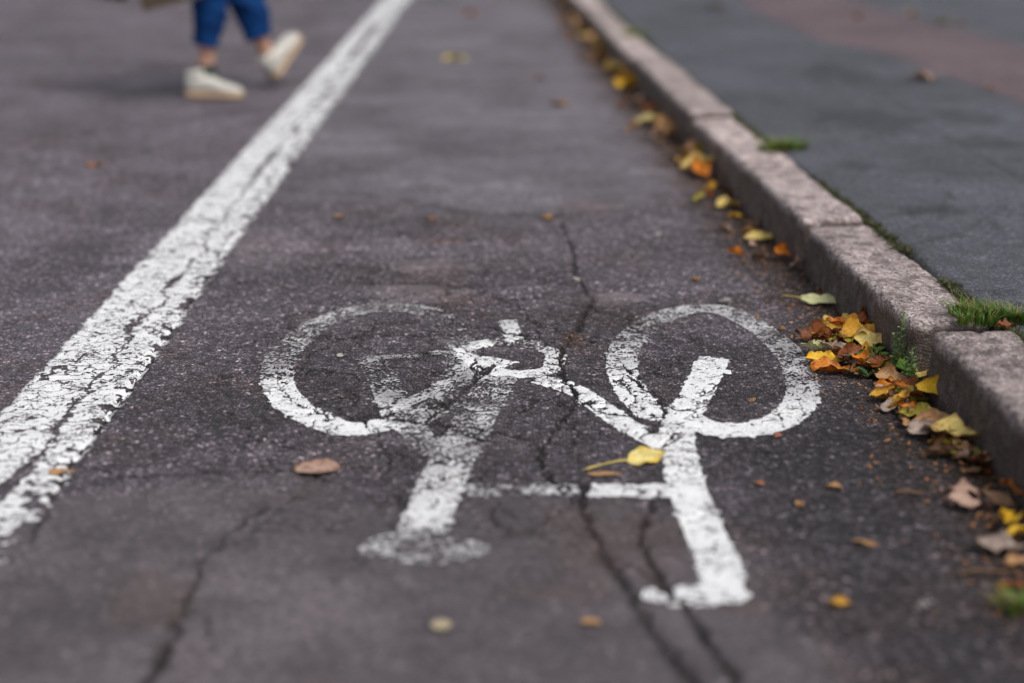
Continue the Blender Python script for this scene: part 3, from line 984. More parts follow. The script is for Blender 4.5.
place_leaf(432, 221, 14, 'rust', 'ovate', R_(20), .3, .2, 0, 0, 0, 24, .5, .30, 0, 0, 'tiny rusty leaf scrap in the middle of the patched asphalt', LANE)
place_leaf(865, 546, 26, 'tan', 'ovate', R_(-25), .9, .4, 0, 0, 0, 25, .45, .30, 0, 0, 'narrow tan leaf on the dark asphalt right of the handlebar', LANE)
place_leaf(840, 607, 22, 'gold', 'round', R_(5), 1.0, .6, 0, 0, 0, 26, .7, .30, 0, 0, 'small golden leaf on the dark foreground asphalt at lower right', LANE)
place_leaf(834, 489, 17, 'tan', 'round', R_(-5), 1.1, .6, 0, 0, 0, 27, .8, .30, 0, 0, 'curled light brown leaf bit below the front wheel', LANE)
place_leaf(591, 625, 20, 'tan', 'round', R_(-8), .6, .4, 0, 0, 0, 28, .6, .30, 0, 0, 'small tan leaf bit between the two foreground cracks', LANE)
place_leaf(760, 485, 13, 'rust', 'ovate', R_(-25), .9, .4, 0, 0, 0, 29, .7, .30, 0, 0, 'small rusty scrap just right of the handlebar stem', LANE)
place_leaf(800, 506, 14, 'tan', 'round', R_(60), .8, .4, 0, 0, 0, 30, .7, .30, 0, 0, 'small brown scrap on dark asphalt above the narrow tan leaf', LANE)
place_leaf(62, 474, 26, 'tan', 'ovate', R_(15), .3, .2, 0, 0, 0, 31, .5, .30, 0, 0, 'tan leaf lying at the ragged right edge of the white line', LANE)
fill = 0
# leaf pile against the weed
pile = [
    (846, 338, 40, 'orange', 'ovate', 160, 1.2, .9, 10, 0, .020, 'bright orange leaf at the back of the leaf pile'),
    (868, 333, 38, 'orange', 'lobed', 20, 1.0, .9, 25, 0, .026, 'orange lobed leaf leaning on the kerb at the back of the pile'),
    (884, 343, 34, 'orange', 'ovate', -60, 1.4, .8, 40, 10, .022, 'upright orange leaf beside the tall weed'),
    (862, 346, 46, 'gold', 'ovate', 8, 1.0, .7, 14, 0, .020, 'golden leaf with bright rim across the middle of the pile'),
    (872, 352, 36, 'pale_yellow', 'ovate', -12, .8, .5, 8, 0, .016, 'pale yellow leaf in the middle of the pile under the golden one'),
    (816, 340, 40, 'red_brown', 'ovate', 175, 1.0, .8, 0, 0, .006, 'dark red brown leaf at the road side of the pile'),
    (833, 342, 28, 'red_brown', 'ovate', -20, 1.2, .8, 0, 8, .014, 'rust brown curled leaf in the upper left of the pile'),
    (838, 331, 30, 'pale_yellow', 'ovate', 178, .9, .2, 20, 0, .012, 'narrow pale yellow leaf pointing away from the top of the pile'),
    (816, 353, 30, 'cream', 'round', -20, 1.1, .7, -14, 0, .010, 'round cream and green leaf at the left tip of the pile'),
    (837, 357, 23, 'grey_tan', 'round', 10, 1.2, .8, -10, 0, .014, 'small whitish cupped leaf in the left of the pile'),
    (824, 362, 34, 'yellow', 'ovate', -8, .8, .5, 0, 0, .004, 'flat yellow leaf under the round cream leaf'),
    (833, 370, 42, 'orange', 'ovate', -20, 1.0, .6, -8, 0, .003, 'orange brown leaf at the lower left of the pile'),
    (850, 361, 32, 'red_brown', 'round', 30, 1.2, .8, 0, 0, .012, 'dark brown hollow leaf in the centre of the pile'),
    (858, 371, 30, 'brown', 'ovate', 60, 1.1, .6, 0, 0, .004, 'dull brown leaf under the green weed leaves'),
    (897, 351, 28, 'tan', 'ovate', -50, 1.0, .6, 20, 0, .014, 'tan leaf wedged by the foot of the tall weed'),
    (902, 362, 24, 'pink_tan', 'ovate', 30, .9, .6, 10, 0, .008, 'pinkish leaf on the kerb side of the pile'),
    (871, 360, 30, 'gold', 'ovate', 40, .9, .6, -10, 0, .012, 'golden leaf behind the green weed leaves'),
    (846, 350, 22, 'olive', 'ovate', 100, .9, .6, 0, 0, .018, 'olive leaf in the heart of the pile'),
    (888, 362, 24, 'brown', 'round', 70, 1.1, .6, 0, 0, .002, 'brown crumpled leaf behind the weed'),
    (859, 340, 24, 'red_brown', 'round', 140, 1.2, .9, 20, 0, .030, 'deep rust leaf on top of the pile'),
]
for q in pile:
    a, b, s_, c_, k_, yw, cu, be, ro, pi_, z_, lb = q
    place_leaf(a, b + 3, s_ * 1.12, c_, k_, R_(yw), cu * 1.15, be * 1.2, tip(yw, ro), R_(pi_ + random.uniform(-16, 16)), z_ * 1.35, None, random.uniform(.48, .66), .42, 0, 0, lb, GUT)
low = [
    (893, 386, 36, 'tan', 'ovate', -18, .9, .5, 10, 0, .012, 'tan leaf at the top of the lower leaf heap'),
    (917, 383, 34, 'pale_yellow', 'lobed', 60, .9, .7, 30, 0, .016, 'pale torn leaf standing against the kerb below the weed'),
    (905, 380, 30, 'green', 'lobed', 30, .8, .6, 10, 0, .022, 'dark green lobed leaf on the lower leaf heap'),
    (893, 394, 34, 'orange', 'ovate', -20, 1.0, .6, 0, 0, .010, 'orange leaf near the top of the lower heap'),
    (884, 398, 34, 'gold', 'round', 20, 1.2, .8, 0, 0, .004, 'cupped golden leaf with yellow rim at the road edge of the lower heap'),
    (910, 396, 36, 'red_brown', 'ovate', -30, .9, .5, 0, 0, .010, 'rust leaf in the middle of the lower heap'),
    (897, 409, 34, 'grey_tan', 'ovate', 10, 1.0, .7, -10, 0, .003, 'dull greyish leaf under the lower heap'),
    (938, 406, 44, 'yellow', 'round', -35, .9, .7, 25, 0, .026, 'bright golden yellow leaf in front of the kerb face'),
    (946, 409, 26, 'pale_yellow', 'round', -60, 1.2, .8, 40, 0, .022, 'pale cupped leaf leaning on the yellow leaf'),
    (920, 420, 40, 'olive', 'ovate', -25, .9, .5, 0, 0, .008, 'olive yellow leaf below the golden yellow leaf'),
    (936, 428, 44, 'tan', 'ovate', -8, .9, .4, 8, 0, .008, 'tan crumpled leaf under the golden yellow leaf'),
    (925, 434, 38, 'grey_tan', 'ovate', 8, .6, .3, 0, 0, .002, 'flat greyish leaf at the road side of the tan one'),
    (940, 456, 36, 'brown', 'round', 15, 1.3, .9, -12, 0, .003, 'round brown cupped leaf beside the large pale yellow leaf'),
    (962, 448, 62, 'pale_yellow', 'ovate', -32, .6, .4, 24, 0, .022, 'large pale yellow leaf at the lower end of the heap'),
    (981, 442, 30, 'pink_tan', 'ovate', 70, 1.2, .8, 40, 0, .010, 'dry pinkish leaf standing up behind the large pale yellow leaf'),
    (972, 459, 40, 'olive', 'ovate', -12, .7, .4, 0, 0, .003, 'olive leaf under the large pale yellow leaf'),
    (995, 468, 44, 'brown', 'ovate', -15, .6, .4, 0, 0, .002, 'dark brown leaf lying against the kerb foot'),
    (964, 494, 34, 'pink_tan', 'round', 8, .4, .3, 0, 0, .002, 'upper of two pinkish dry leaves lying flat'),
    (968, 508, 42, 'pink_tan', 'ovate', -8, .4, .3, 0, 0, .002, 'lower of two pinkish dry leaves lying flat'),
    (1008, 528, 38, 'yellow', 'lobed', 60, .9, .6, 20, 0, .008, 'golden torn leaf at the right edge of the frame'),
    (1020, 540, 34, 'yellow', 'ovate', 20, .9, .6, 0, 0, .012, 'golden leaf cut by the right edge'),
    (1017, 498, 40, 'orange', 'ovate', -60, .9, .6, 25, 0, .012, 'rusty leaf against the kerb at the right edge'),
    (1000, 552, 44, 'grey_tan', 'ovate', -15, .8, .5, 0, 0, .004, 'greyish leaf below the golden torn leaf'),
    (1018, 566, 36, 'tan', 'ovate', 30, .8, .5, 0, 0, .006, 'tan leaf above the green weed at the right edge'),
    (1012, 588, 32, 'red_brown', 'ovate', 10, .8, .5, 0, 0, .002, 'rust brown leaf beside the green weed at the right edge'),
    (998, 507, 40, 'brown', 'ovate', -30, .8, .5, 0, 0, .002, 'dark brown leaf between the kerb and the pinkish leaves'),
    (976, 474, 26, 'brown', 'ovate', 25, .8, .5, 0, 0, .001, 'small dark leaf just below the olive leaf'),
    (905, 424, 22, 'tan', 'ovate', 55, .8, .5, 0, 0, .001, 'small tan leaf at the lane edge of the lower heap'),
]
for q in low:
    a, b, s_, c_, k_, yw, cu, be, ro, pi_, z_, lb = q
    place_leaf(a, b + 2, s_ * 1.1, c_, k_, R_(yw), cu * 1.15, be * 1.2, tip(yw, ro * .7) * (.9 if b < 445 else .25), R_(pi_ + random.uniform(-10, 10)), z_ * 1.3, None, random.uniform(.45, .62), .42, 0, 0, lb, GUT)
for i in range(92):
    f = random.random()
    if i < 46: a, b = random.uniform(822, 900), 0; b = 335 + (a - 822) * .52 + random.uniform(-6, 20)
    else: a = random.uniform(884, 985); b = 392 + (a - 884) * .82 + random.uniform(-14, 6)
    c_ = random.choice(['orange', 'red_brown', 'brown', 'gold', 'tan', 'red_brown', 'olive', 'orange', 'pink_tan'])
    place_leaf(a, b, random.uniform(20, 36), c_, random.choice(['ovate', 'ovate', 'round', 'lobed']), random.uniform(0, 6.28), random.uniform(.7, 1.6), random.uniform(.4, 1.1), R_(random.uniform(-35, 35)), R_(random.uniform(-20, 20)), random.uniform(0, .018) if i < 46 else random.uniform(0, .006), None,
               random.uniform(.42, .66), .42, 0, 0, 'crumpled brownish autumn leaf half buried under brighter leaves in the gutter heaps', 'half buried leaves in the gutter heaps')
# far gutter leaves, each its own
far = [
    (724, 200, 16, 'brown'), (711, 192, 14, 'gold'), (697, 174, 26, 'pale_yellow'), (690, 167, 22, 'gold'), (700, 178, 22, 'orange'), (684, 160, 20, 'tan'), (702, 161, 18, 'olive'),
    (655, 128, 20, 'pale_yellow'), (645, 125, 17, 'cream'), (664, 135, 24, 'tan'), (669, 128, 16, 'olive'), (683, 132, 22, 'orange'), (688, 140, 20, 'orange'), (676, 142, 20, 'tan'),
    (655, 114, 15, 'orange'), (650, 118, 14, 'red_brown'), (637, 110, 16, 'pink_tan'), (632, 91, 26, 'yellow'), (626, 86, 18, 'gold'), (615, 77, 18, 'pale_yellow'), (609, 72, 14, 'gold'),
    (600, 54, 18, 'pale_yellow'), (592, 48, 16, 'tan'), (604, 60, 15, 'gold'), (586, 40, 14, 'pale_yellow'), (580, 30, 16, 'tan'), (590, 34, 12, 'gold'), (575, 22, 13, 'pale_yellow'),
    (570, 14, 13, 'tan'), (566, 6, 12, 'gold'), (562, 1, 12, 'orange'), (574, 12, 11, 'yellow'), (645, 102, 14, 'brown'), (722, 186, 12, 'brown'),
    (752, 228, 14, 'brown'), (782, 262, 16, 'orange'), (796, 272, 14, 'pink_tan'), (790, 256, 12, 'orange'), (806, 268, 12, 'red_brown'),
]
for i in range(68):
    yy = random.uniform(3.6, 11.5)
    xx = float(kerb_x(yy)) - abs(random.gauss(.045, .05)) - .02
    k = FPX / (yy * CP + CAMH * SP)
    # where that spot is seen
    den = yy * CP + CAMH * SP
    a = CX + FPX * xx / den; b = CY + FPX * (CAMH * CP - yy * SP) / den
    place_leaf(a, b, random.uniform(.030, .065) * k, random.choice(['tan', 'orange', 'tan', 'brown', 'red_brown', 'gold', 'pink_tan', 'orange', 'olive', 'brown']), random.choice(['ovate', 'round', 'lobed']), random.uniform(0, 6.28), random.uniform(.7, 1.6), random.uniform(.3, 1.1), R_(random.uniform(-35, 35)), R_(random.uniform(-25, 25)), random.uniform(0, .008), None,
               random.uniform(.5, .75), .42, 0, 0, 'small brownish leaf in the blurred trail along the far gutter', 'small brownish leaves trailing along the far gutter')
fw = {'pale_yellow': 'pale yellow', 'gold': 'golden brown', 'red_brown': 'rust brown', 'pink_tan': 'pinkish tan', 'cream': 'cream coloured'}
for a, b, s_, c_ in far:
    where = ('at the very top of the picture' if b < 24 else 'beside the far small grass tuft' if b < 66 else 'above the clear kerb joint' if b < 100 else
             'under the clear kerb joint' if b < 150 else 'beside the short pale kerb stone' if b < 196 else 'below the open kerb joint')
    place_leaf(a, b, s_ * 1.35, c_, random.choice(['ovate', 'round', 'lobed', 'ovate']), random.uniform(0, 6.28), random.uniform(.7, 1.4), random.uniform(.3, .9), R_(random.uniform(-35, 35)), R_(random.uniform(-25, 25)), random.uniform(.002, .018), None,
               random.uniform(.65, .9), .42, 0, 0, f'blurred {fw.get(c_, c_)} leaf in the gutter {where}', GUT)
# pavement leaves
for a, b, s_, c_, lb in [(924, 80, 30, 'pink_tan', 'pinkish tan leaf on the grey pavement, largest of the leaves there'), (991, 89, 13, 'pink_tan', 'small pinkish leaf at the edge of the reddish pavement strip'),
                         (912, 15, 16, 'tan', 'light brown leaf at the far edge of the reddish strip'), (857, 18, 14, 'tan', 'faint tan leaf in the middle of the reddish strip'),
                         (962, 25, 13, 'tan', 'right one of two far leaves beyond the reddish strip'), (945, 23, 16, 'olive', 'olive leaf lying flat beyond the reddish strip'), (717, 8, 18, 'grey_tan', 'pale blurred leaf on the dark stain at the top of the pavement')]:
    place_leaf(a, b, s_, c_, 'ovate', random.uniform(-.4, .4), 1.1, .6, 0, 0, 0, None, .7, .3, 0, 0, lb, 'leaves on the pavement', base_z=KH - .003)
place_leaf(1006, 331, 22, 'red_brown', 'lobed', R_(10), .8, .5, 0, 0, .004, 77, .75, .30, 0, 0, 'dry reddish leaf caught at the front of the large grass tuft', 'leaves on the pavement', base_z=KH + .004)

# ================================================================== PEBBLES, GRIT, GUTTER DEBRIS
ROCK = {'tan': plain_mat('tan_pebble', (.36, .30, .20), .8, .3, 120), 'grey': plain_mat('grey_pebble', (.20, .18, .175), .8, .4, 120), 'brown': plain_mat('brown_pebble', (.22, .12, .06), .7, .4, 120),
        'red': plain_mat('reddish_pebble', (.26, .10, .07), .8, .3, 120), 'white': plain_mat('white_chip', (.34, .32, .29), .8, .3, 120), 'dark': plain_mat('dark_pebble', (.06, .055, .055), .8, .3, 120)}


def pebble(px, py, s_, c_, lb, name='pebble'):
    p = at(px, py); r = s_ / pxm(p.y) / 2
    bm = bmesh.new(); bmesh.ops.create_icosphere(bm, subdivisions=3, radius=1)
    sd_ = random.random() * 50
    for v in bm.verts:
        n_ = 1 + .75 * (float(fbm(np.array([v.co.x * 1.3 + sd_]), np.array([v.co.y * 1.3 + v.co.z * 1.7]), 7, 3)[0]) - .5) * 2
        v.co = Vector((v.co.x * r * n_ * 1.0, v.co.y * r * n_ * .8, v.co.z * r * n_ * .5))
    me = bpy.data.meshes.new(name); bm.to_mesh(me); bm.free()
    o = link(name, me, ROCK[c_]); o.location = (p.x, p.y, float(road_z(p.x, p.y)) + r * .45)
    o.rotation_euler = (0, 0, random.uniform(0, 6))
    tag(o, lb, 'pebble', 'pebbles on the lane')


for q in [(725, 304, 14, 'grey', 'light oval pebble lying at the top of the front wheel'), (752, 401, 9, 'brown', 'round brown pebble inside the front wheel'),
          (777, 438, 10, 'red', 'reddish pebble just below the front wheel rim'), (739, 405, 6, 'dark', 'tiny dark pebble left of the brown one inside the front wheel'),
          (548, 220, 12, 'brown', 'brown yellow pebble at the head of the long crack'), (576, 281, 8, 'white', 'tiny pale chip lodged in the crack above the crank'),
          (340, 356, 7, 'white', 'tiny white chip inside the rear wheel'), (442, 628, 17, 'tan', 'pale tan blurred pebble in the foreground below the saddle'),
          (657, 236, 7, 'white', 'tiny white chip on the lane near the gutter'), (696, 281, 9, 'brown', 'small brown pebble above the front wheel'),
          (767, 452, 8, 'dark', 'small dark pebble below the reddish one'), (593, 342, 9, 'dark', 'small dark pebble beside the mouldy crack'),
          (922, 607, 12, 'grey', 'grey blurred pebble on dark asphalt at lower right'), (800, 505, 9, 'brown', 'brown nub beside a brown scrap below the front wheel'),
          (703, 395, 5, 'dark', 'speck of dark stone at the edge of the fork line'), (782, 330, 7, 'brown', 'brown seed on the front wheel rim near the gutter'),
          (757, 318, 6, 'brown', 'tiny brown seed near the top of the front wheel'), (780, 350, 6, 'dark', 'tiny dark seed on the right rim of the front wheel')]:
    pebble(*q)


def scatter_bits(name, pos, sizes, mat, seed, flat=.4):
    r = random.Random(seed); bm = bmesh.new()
    for (x, y, z), s_ in zip(pos, sizes):
        M = Matrix.Translation((x, y, z + s_ * flat * .4)) @ Euler((r.uniform(-.5, .5), r.uniform(-.5, .5), r.uniform(0, 6.3))).to_matrix().to_4x4() @ Matrix.Diagonal((s_ * r.uniform(.6, 1.6), s_ * r.uniform(.4, .8), s_ * flat, 1))
        bmesh.ops.create_icosphere(bm, subdivisions=1, radius=1, matrix=M)
    for v in bm.verts: v.co += Vector((r.uniform(-1, 1), r.uniform(-1, 1), r.uniform(-1, 1))) * .0007
    me = bpy.data.meshes.new(name); bm.to_mesh(me); bm.free()
    return link(name, me, mat)


rr = random.Random(5)
for nm, mat, cnt, spread, smin, smax in [('gutter_soil', plain_mat('damp_gutter_soil', (.050, .034, .024), .95, .4, 90), 2600, .10, .002, .007),
                                         ('leaf_litter', plain_mat('broken_leaf_litter', (.26, .12, .05), .8, .6, 70), 1700, .15, .0015, .007),
                                         ('gutter_grit', plain_mat('pale_gutter_grit', (.26, .22, .20), .85, .4, 90), 380, .16, .001, .003)]:
    ps = []; sz = []
    for i in range(cnt):
        y = 1.75 + (9.5 - 1.75) * rr.random() ** 1.7
        q = abs(rr.gauss(0, .55))
        x = float(kerb_x(y)) + .008 - q * spread
        ps.append((x, y, float(road_z(x, y)))); sz.append(rr.uniform(smin, smax))
    o = scatter_bits(nm, ps, sz, mat, cnt)
    tag(o, {'gutter_soil': 'dark damp crumbs of soil along the foot of the kerb', 'leaf_litter': 'rust coloured crumbs of broken leaves along the gutter', 'gutter_grit': 'pale loose grit along the gutter'}[nm], 'debris', kind='stuff')
ps = []; sz = []
for i in range(420):
    y = 1.6 + 4.5 * rr.random() ** 1.6; x = rr.uniform(-2.0, 1.0)
    if x > float(kerb_x(y)) - .05: continue
    ps.append((x, y, float(road_z(x, y)))); sz.append(rr.uniform(.0008, .0024))
tag(scatter_bits('road_grit', ps, sz, plain_mat('road_grit', (.22, .20, .195), .85, .5, 60), 9), 'fine pale grit strewn over the asphalt', 'grit', kind='stuff')

# twigs
TW = plain_mat('brown_twig', (.13, .075, .045), .8, .3, 100)
for a, b, c_, d_, lb in [(960, 574, 1018, 568, 'thin brown twig lying in the gutter at the right edge'), (896, 493, 925, 491, 'short dark twig on asphalt beside the pinkish leaves'), (833, 301, 847, 290, 'short tan twig sticking up by the cream lobed leaf')]:
    A, B = at(a, b, .006), at(c_, d_, .008)
    me = tube_mesh('twig', [A.lerp(B, f) + Vector((0, math.sin(f * 7) * .004, math.sin(f * 5) * .002)) for f in np.linspace(0, 1, 8)], [.0032, .0030, .0034, .0028, .0027, .0029, .0022, .0012], 8)
    tag(link('twig', me, TW), lb, 'twig', 'twigs in the gutter')

# ================================================================== GRASS AND WEEDS
def blades(bm, origin, n, r, hmin, hmax, w, lean, rng, lay, cols):
    for i in range(n):
        a = rng.uniform(0, 2 * PI); q = r * math.sqrt(rng.random())
        b = origin + Vector((math.cos(a) * q, math.sin(a) * q * .7, 0))
        h = rng.uniform(hmin, hmax); d = Vector((math.cos(a), math.sin(a), 0)) * lean * rng.uniform(.2, 1.2) * h + Vector((rng.gauss(0, .3), rng.gauss(0, .3), 0)) * h * .5
        side = Vector((-d.y, d.x, 0)); side = side.normalized() if side.length > 1e-6 else Vector((1, 0, 0))
        prev = None; col = rng.choice(cols)
        for s_ in range(5):
            f = s_ / 4
            c = b + d * f * f + Vector((0, 0, h * (f - .28 * f * f)))
            ww = w * (1 - f ** 1.6) + .0002
            v1 = bm.verts.new(c - side * ww); v2 = bm.verts.new(c + side * ww)
            for v in (v1, v2): v[lay] = (*col, 1)
            if prev: bm.faces.new((prev[0], prev[1], v2, v1))
            prev = (v1, v2)


def grass_mat():
    m, nt, bs, out = new_mat('grass_blades')
    a = nt.nodes.new('ShaderNodeAttribute'); a.attribute_name = 'hue'
    nt.links.new(a.outputs['Color'], bs.inputs['Base Color']); bs.inputs['Roughness'].default_value = .55
    tr = nt.nodes.new('ShaderNodeBsdfTranslucent'); nt.links.new(a.outputs['Color'], tr.inputs[0])
    ms = nt.nodes.new('ShaderNodeMixShader'); ms.inputs[0].default_value = .3
    nt.links.new(bs.outputs[0], ms.inputs[1]); nt.links.new(tr.outputs[0], ms.inputs[2]); nt.links.new(ms.outputs[0], out.inputs[0])
    return m


GR = grass_mat()
GC = [(.06, .15, .012), (.10, .22, .018), (.14, .26, .026), (.04, .10, .010), (.08, .17, .014), (.26, .22, .09), (.20, .20, .04), (.30, .24, .08)]


def tuft(px, py, z, spots, n, r, h0, h1, w, lb, lean=.9, seed=1, name='grass_tuft', cat='grass tuft'):
    rng = random.Random(seed); bm = bmesh.new(); lay = bm.verts.layers.float_color.new('hue')
    p0 = at(px, py, z)
    for (a, b, k) in spots:
        blades(bm, at(a, b, z) - p0, int(n * k), r, h0, h1, w, lean, rng, lay, GC)
    me = bpy.data.meshes.new(name); bm.to_mesh(me); bm.free()
    o = link(name, me, GR); o.location = p0
    tag(o, lb, cat, 'grass growing along the kerb')
    return o


tuft(985, 318, KH - .004, [(958, 314, .7), (972, 317, 1), (988, 319, 1), (1000, 320, .9), (1012, 321, 1), (1026, 323, .9), (966, 324, .5), (985, 325, .6)], 110, .022, .018, .052, .0015, 'large green grass tuft between kerb and pavement at the right edge', .9, 3)
tuft(783, 150, KH - .004, [(770, 151, .8), (783, 150, 1), (795, 150, .8)], 110, .040, .020, .065, .0022, 'green grass tuft on the back of the kerb, middle distance', 1.1, 4)
tuft(633, 37, KH - .004, [(630, 38, 1), (638, 37, .8)], 90, .055, .03, .075, .003, 'small blurred grass tuft far along the kerb', 1.0, 5)
tuft(1016, 612, .0, [(1012, 613, 1), (1024, 610, 1)], 45, .02, .02, .045, .002, 'blurred green weed tuft in the gutter at the lower right edge', 1.0, 6)
# moss strip in the joint behind the kerb
rng = random.Random(8); bm = bmesh.new(); lay = bm.verts.layers.float_color.new('hue')
for i in range(1700):
    y = 2.3 + 9 * rng.random() ** 1.3
    if vn(y / .35, 0, 44) < .20: continue
    blades(bm, Vector((float(pave_x(y)) + rng.gauss(.004, .007), y, KH - .006)), 7, .012, .006, .018, .0018, .8, rng, lay, [(.05, .065, .012), (.075, .09, .02), (.04, .04, .015), (.10, .085, .03)])
me = bpy.data.meshes.new('moss'); bm.to_mesh(me); bm.free()
tag(link('moss', me, GR), 'thin mossy strip in the joint between kerb and pavement', 'moss', kind='stuff')


def small_leaf(bm, base, d, L, W, lay, col, up=.3):
    d = Vector(d).normalized(); s_ = d.cross(Vector((0, 0, 1))).normalized() if abs(d.z) < .95 else Vector((1, 0, 0))
    prev = None
    for i in range(6):
        f = i / 5; w = W * math.sin(PI * min(.98, f * .92 + .05)) * (1 + .25 * math.sin(f * 22))
        c = base + d * L * f + Vector((0, 0, up * L * f * (1 - f)))
        vs = [bm.verts.new(c - s_ * w + Vector((0, 0, w * .3))), bm.verts.new(c), bm.verts.new(c + s_ * w + Vector((0, 0, w * .3)))]
        for v in vs: v[lay] = (*col, 1)
        if prev:
            bm.faces.new((prev[0], prev[1], vs[1], vs[0])); bm.faces.new((prev[1], prev[2], vs[2], vs[1]))
        prev = vs


def weed(px, py, z, h, nst, lb, seed, leafL=.02, spread=.02, cols=None, tall=True):
    rng = random.Random(seed); p0 = at(px, py, z)
    e = bpy.data.objects.new('weed', None); COL.objects.link(e); e.location = p0; tag(e, lb, 'weed', 'weeds in the gutter')
    cols = cols or [(.15, .28, .06), (.20, .34, .09), (.28, .40, .16), (.10, .20, .04)]
    bm = bmesh.new(); lay = bm.verts.layers.float_color.new('hue')
    stems = []
    for s_ in range(nst):
        a = rng.uniform(0, 2 * PI); hh = h * rng.uniform(.55, 1) if s_ else h
        ln = Vector((math.cos(a), math.sin(a), 0)) * spread * rng.uniform(.3, 1.5) * (1 if s_ else .15)
        pts = [ln * (f ** 1.4) * 1.5 + Vector((0, 0, hh * f)) for f in np.linspace(0, 1, 6)]
        stems.append(tube_mesh('stem', pts, [.0016, .0015, .0013, .0011, .0009, .0006], 6))
        k_ = int(hh / .006)
        for i in range(k_):
            f = .15 + .85 * i / k_
            b = ln * (f ** 1.4) * 1.5 + Vector((0, 0, hh * f))
            an = i * 2.4 + rng.uniform(-.4, .4)
            small_leaf(bm, b, (math.cos(an), math.sin(an), .35 if f < .8 else .9), leafL * (1.15 - .75 * f) * rng.uniform(.7, 1.2), leafL * .26 * (1.15 - .6 * f), lay, rng.choice(cols))
    me = bpy.data.meshes.new('foliage'); bm.to_mesh(me); bm.free()
    link('foliage', me, GR, e)
    link('stems', join_meshes('stems', stems), STEM_G, e)


STEM_G = plain_mat('weed_stem', (.14, .20, .06), .6, .2, 80)
weed(896, 378, 0, .145, 3, 'tall pale green weed growing up the kerb joint', 2, .022, .015)
weed(909, 388, 0, .085, 3, 'shorter green weed against the dark kerb joint, right of the tall weed', 3, .024, .018)
weed(880, 368, .006, .035, 9, 'low leafy green weed among the leaf pile', 4, .036, .035, [(.07, .16, .02), (.10, .20, .03), (.15, .20, .03), (.05, .10, .02)])
weed(868, 377, .004, .016, 4, 'low bluish green weed at the lane side of the leaf pile', 5, .034, .03, [(.06, .13, .05), (.08, .15, .06)])

# ================================================================== PERSON
SKIN = plain_mat('skin', (.46, .26, .19), .5, .12, 30, .001, .2)
DENIM = fabric_mat('blue_denim', (.005, .046, .175))
JACK = fabric_mat('dark_jacket', (.02, .022, .026))
SHOE = plain_mat('off_white_shoe', (.52, .50, .45), .6, .12, 40)
SOLE = plain_mat('tan_rubber_sole', (.42, .30, .20), .7, .15, 40)
SOCK = plain_mat('dark_green_sock', (.02, .035, .03), .9, .2, 60)
HAIR = plain_mat('brown_hair', (.05, .03, .02), .6, .4, 200)
Yn, Yf = 6.74, 6.95
heelN = at(188, 98, 0)
A_n = at_y(206, 76, Yn)                 # near ankle
H_n = at_y(206, 45, Yn)                 # hem
K_n = at_y(211, -2, Yn)
ank_f = at_y(268, 58, Yf + .03)
hem_f = at_y(259, 38, Yf)
top_f = at_y(246, -2, Yf)
fdir = (top_f - hem_f).normalized()
knee_f = hem_f + fdir * ((.48 - hem_f.z) / fdir.z)
knee_n = Vector((A_n.x + .055, Yn + .01, .49))
hip_n = Vector((A_n.x + .03, Yn + .03, .88)); hip_f = Vector((A_n.x + .05, Yf - .02, .88))
pel = (hip_n + hip_f) / 2 + Vector((0, 0, .04))
chest = pel + Vector((.02, 0, .38)); neck = chest + Vector((.015, 0, .16)); head = neck + Vector((.03, 0, .16))
sh_n = chest + Vector((0, -.18, .08)); sh_f = chest + Vector((0, .18, .08))
el_n = sh_n + Vector((-.08, -.05, -.28)); hand_n = el_n + Vector((-.06, -.01, -.24))
el_f = sh_f + Vector((.06, .05, -.28)); hand_f = el_f + Vector((.15, .0, -.18))


def skin_body(name, joints, edges, mat, parent=None, sub=2):
    me = bpy.data.meshes.new(name); me.from_pydata([j[0] for j in joints], edges, [])
    o = link(name, me, mat, parent)
    md = o.modifiers.new('Skin', 'SKIN'); md.use_smooth_shade = True
    ly_ = me.skin_vertices[0].data if me.skin_vertices else None
    if ly_ is None:
        bpy.context.view_layer.objects.active = o
    ly_ = me.skin_vertices[0].data
    for i, j in enumerate(joints):
        r = j[1]; ly_[i].radius = (r, r) if not isinstance(r, tuple) else r
    ly_[0].use_root = True
    sb = o.modifiers.new('Smooth', 'SUBSURF'); sb.levels = sub; sb.render_levels = sub
    return o


Rf = Matrix.Rotation(R_(56), 4, 'Z') @ Matrix.Rotation(R_(-44), 4, 'Y')
ank_local = Vector((.050, 0, .100))
hf = ank_f - (Rf @ ank_local)
J = [(pel, (.13, .11)), (pel.lerp(chest, .5), (.115, .10)), (chest, (.14, .11)), (neck, .055), (head - Vector((0, 0, .05)), .085), (head + Vector((.01, 0, .06)), .088), (head + Vector((0, 0, .11)), .06),
     (sh_n, .055), (el_n, .04), (hand_n, .027), (sh_f, .055), (el_f, .04), (hand_f, .027),
     (hip_n, .085), (knee_n, .055), (knee_n.lerp(A_n, .35), .050), (A_n + Vector((0, 0, .03)), .040), (A_n + Vector((.008, 0, -.042)), .032), (A_n + Vector((.09, 0, -.062)), .022),
     (hip_f, .085), (knee_f, .055), (knee_f.lerp(ank_f, .35), .050), (ank_f + Vector((-.01, 0, .03)), .040), (hf + Rf @ Vector((.055, 0, .062)), .030), (hf + Rf @ Vector((.14, 0, .048)), .022)]
E = [(0, 1), (1, 2), (2, 3), (3, 4), (4, 5), (5, 6), (2, 7), (7, 8), (8, 9), (2, 10), (10, 11), (11, 12), (0, 13), (13, 14), (14, 15), (15, 16), (16, 17), (17, 18), (0, 19), (19, 20), (20, 21), (21, 22), (22, 23), (23, 24)]
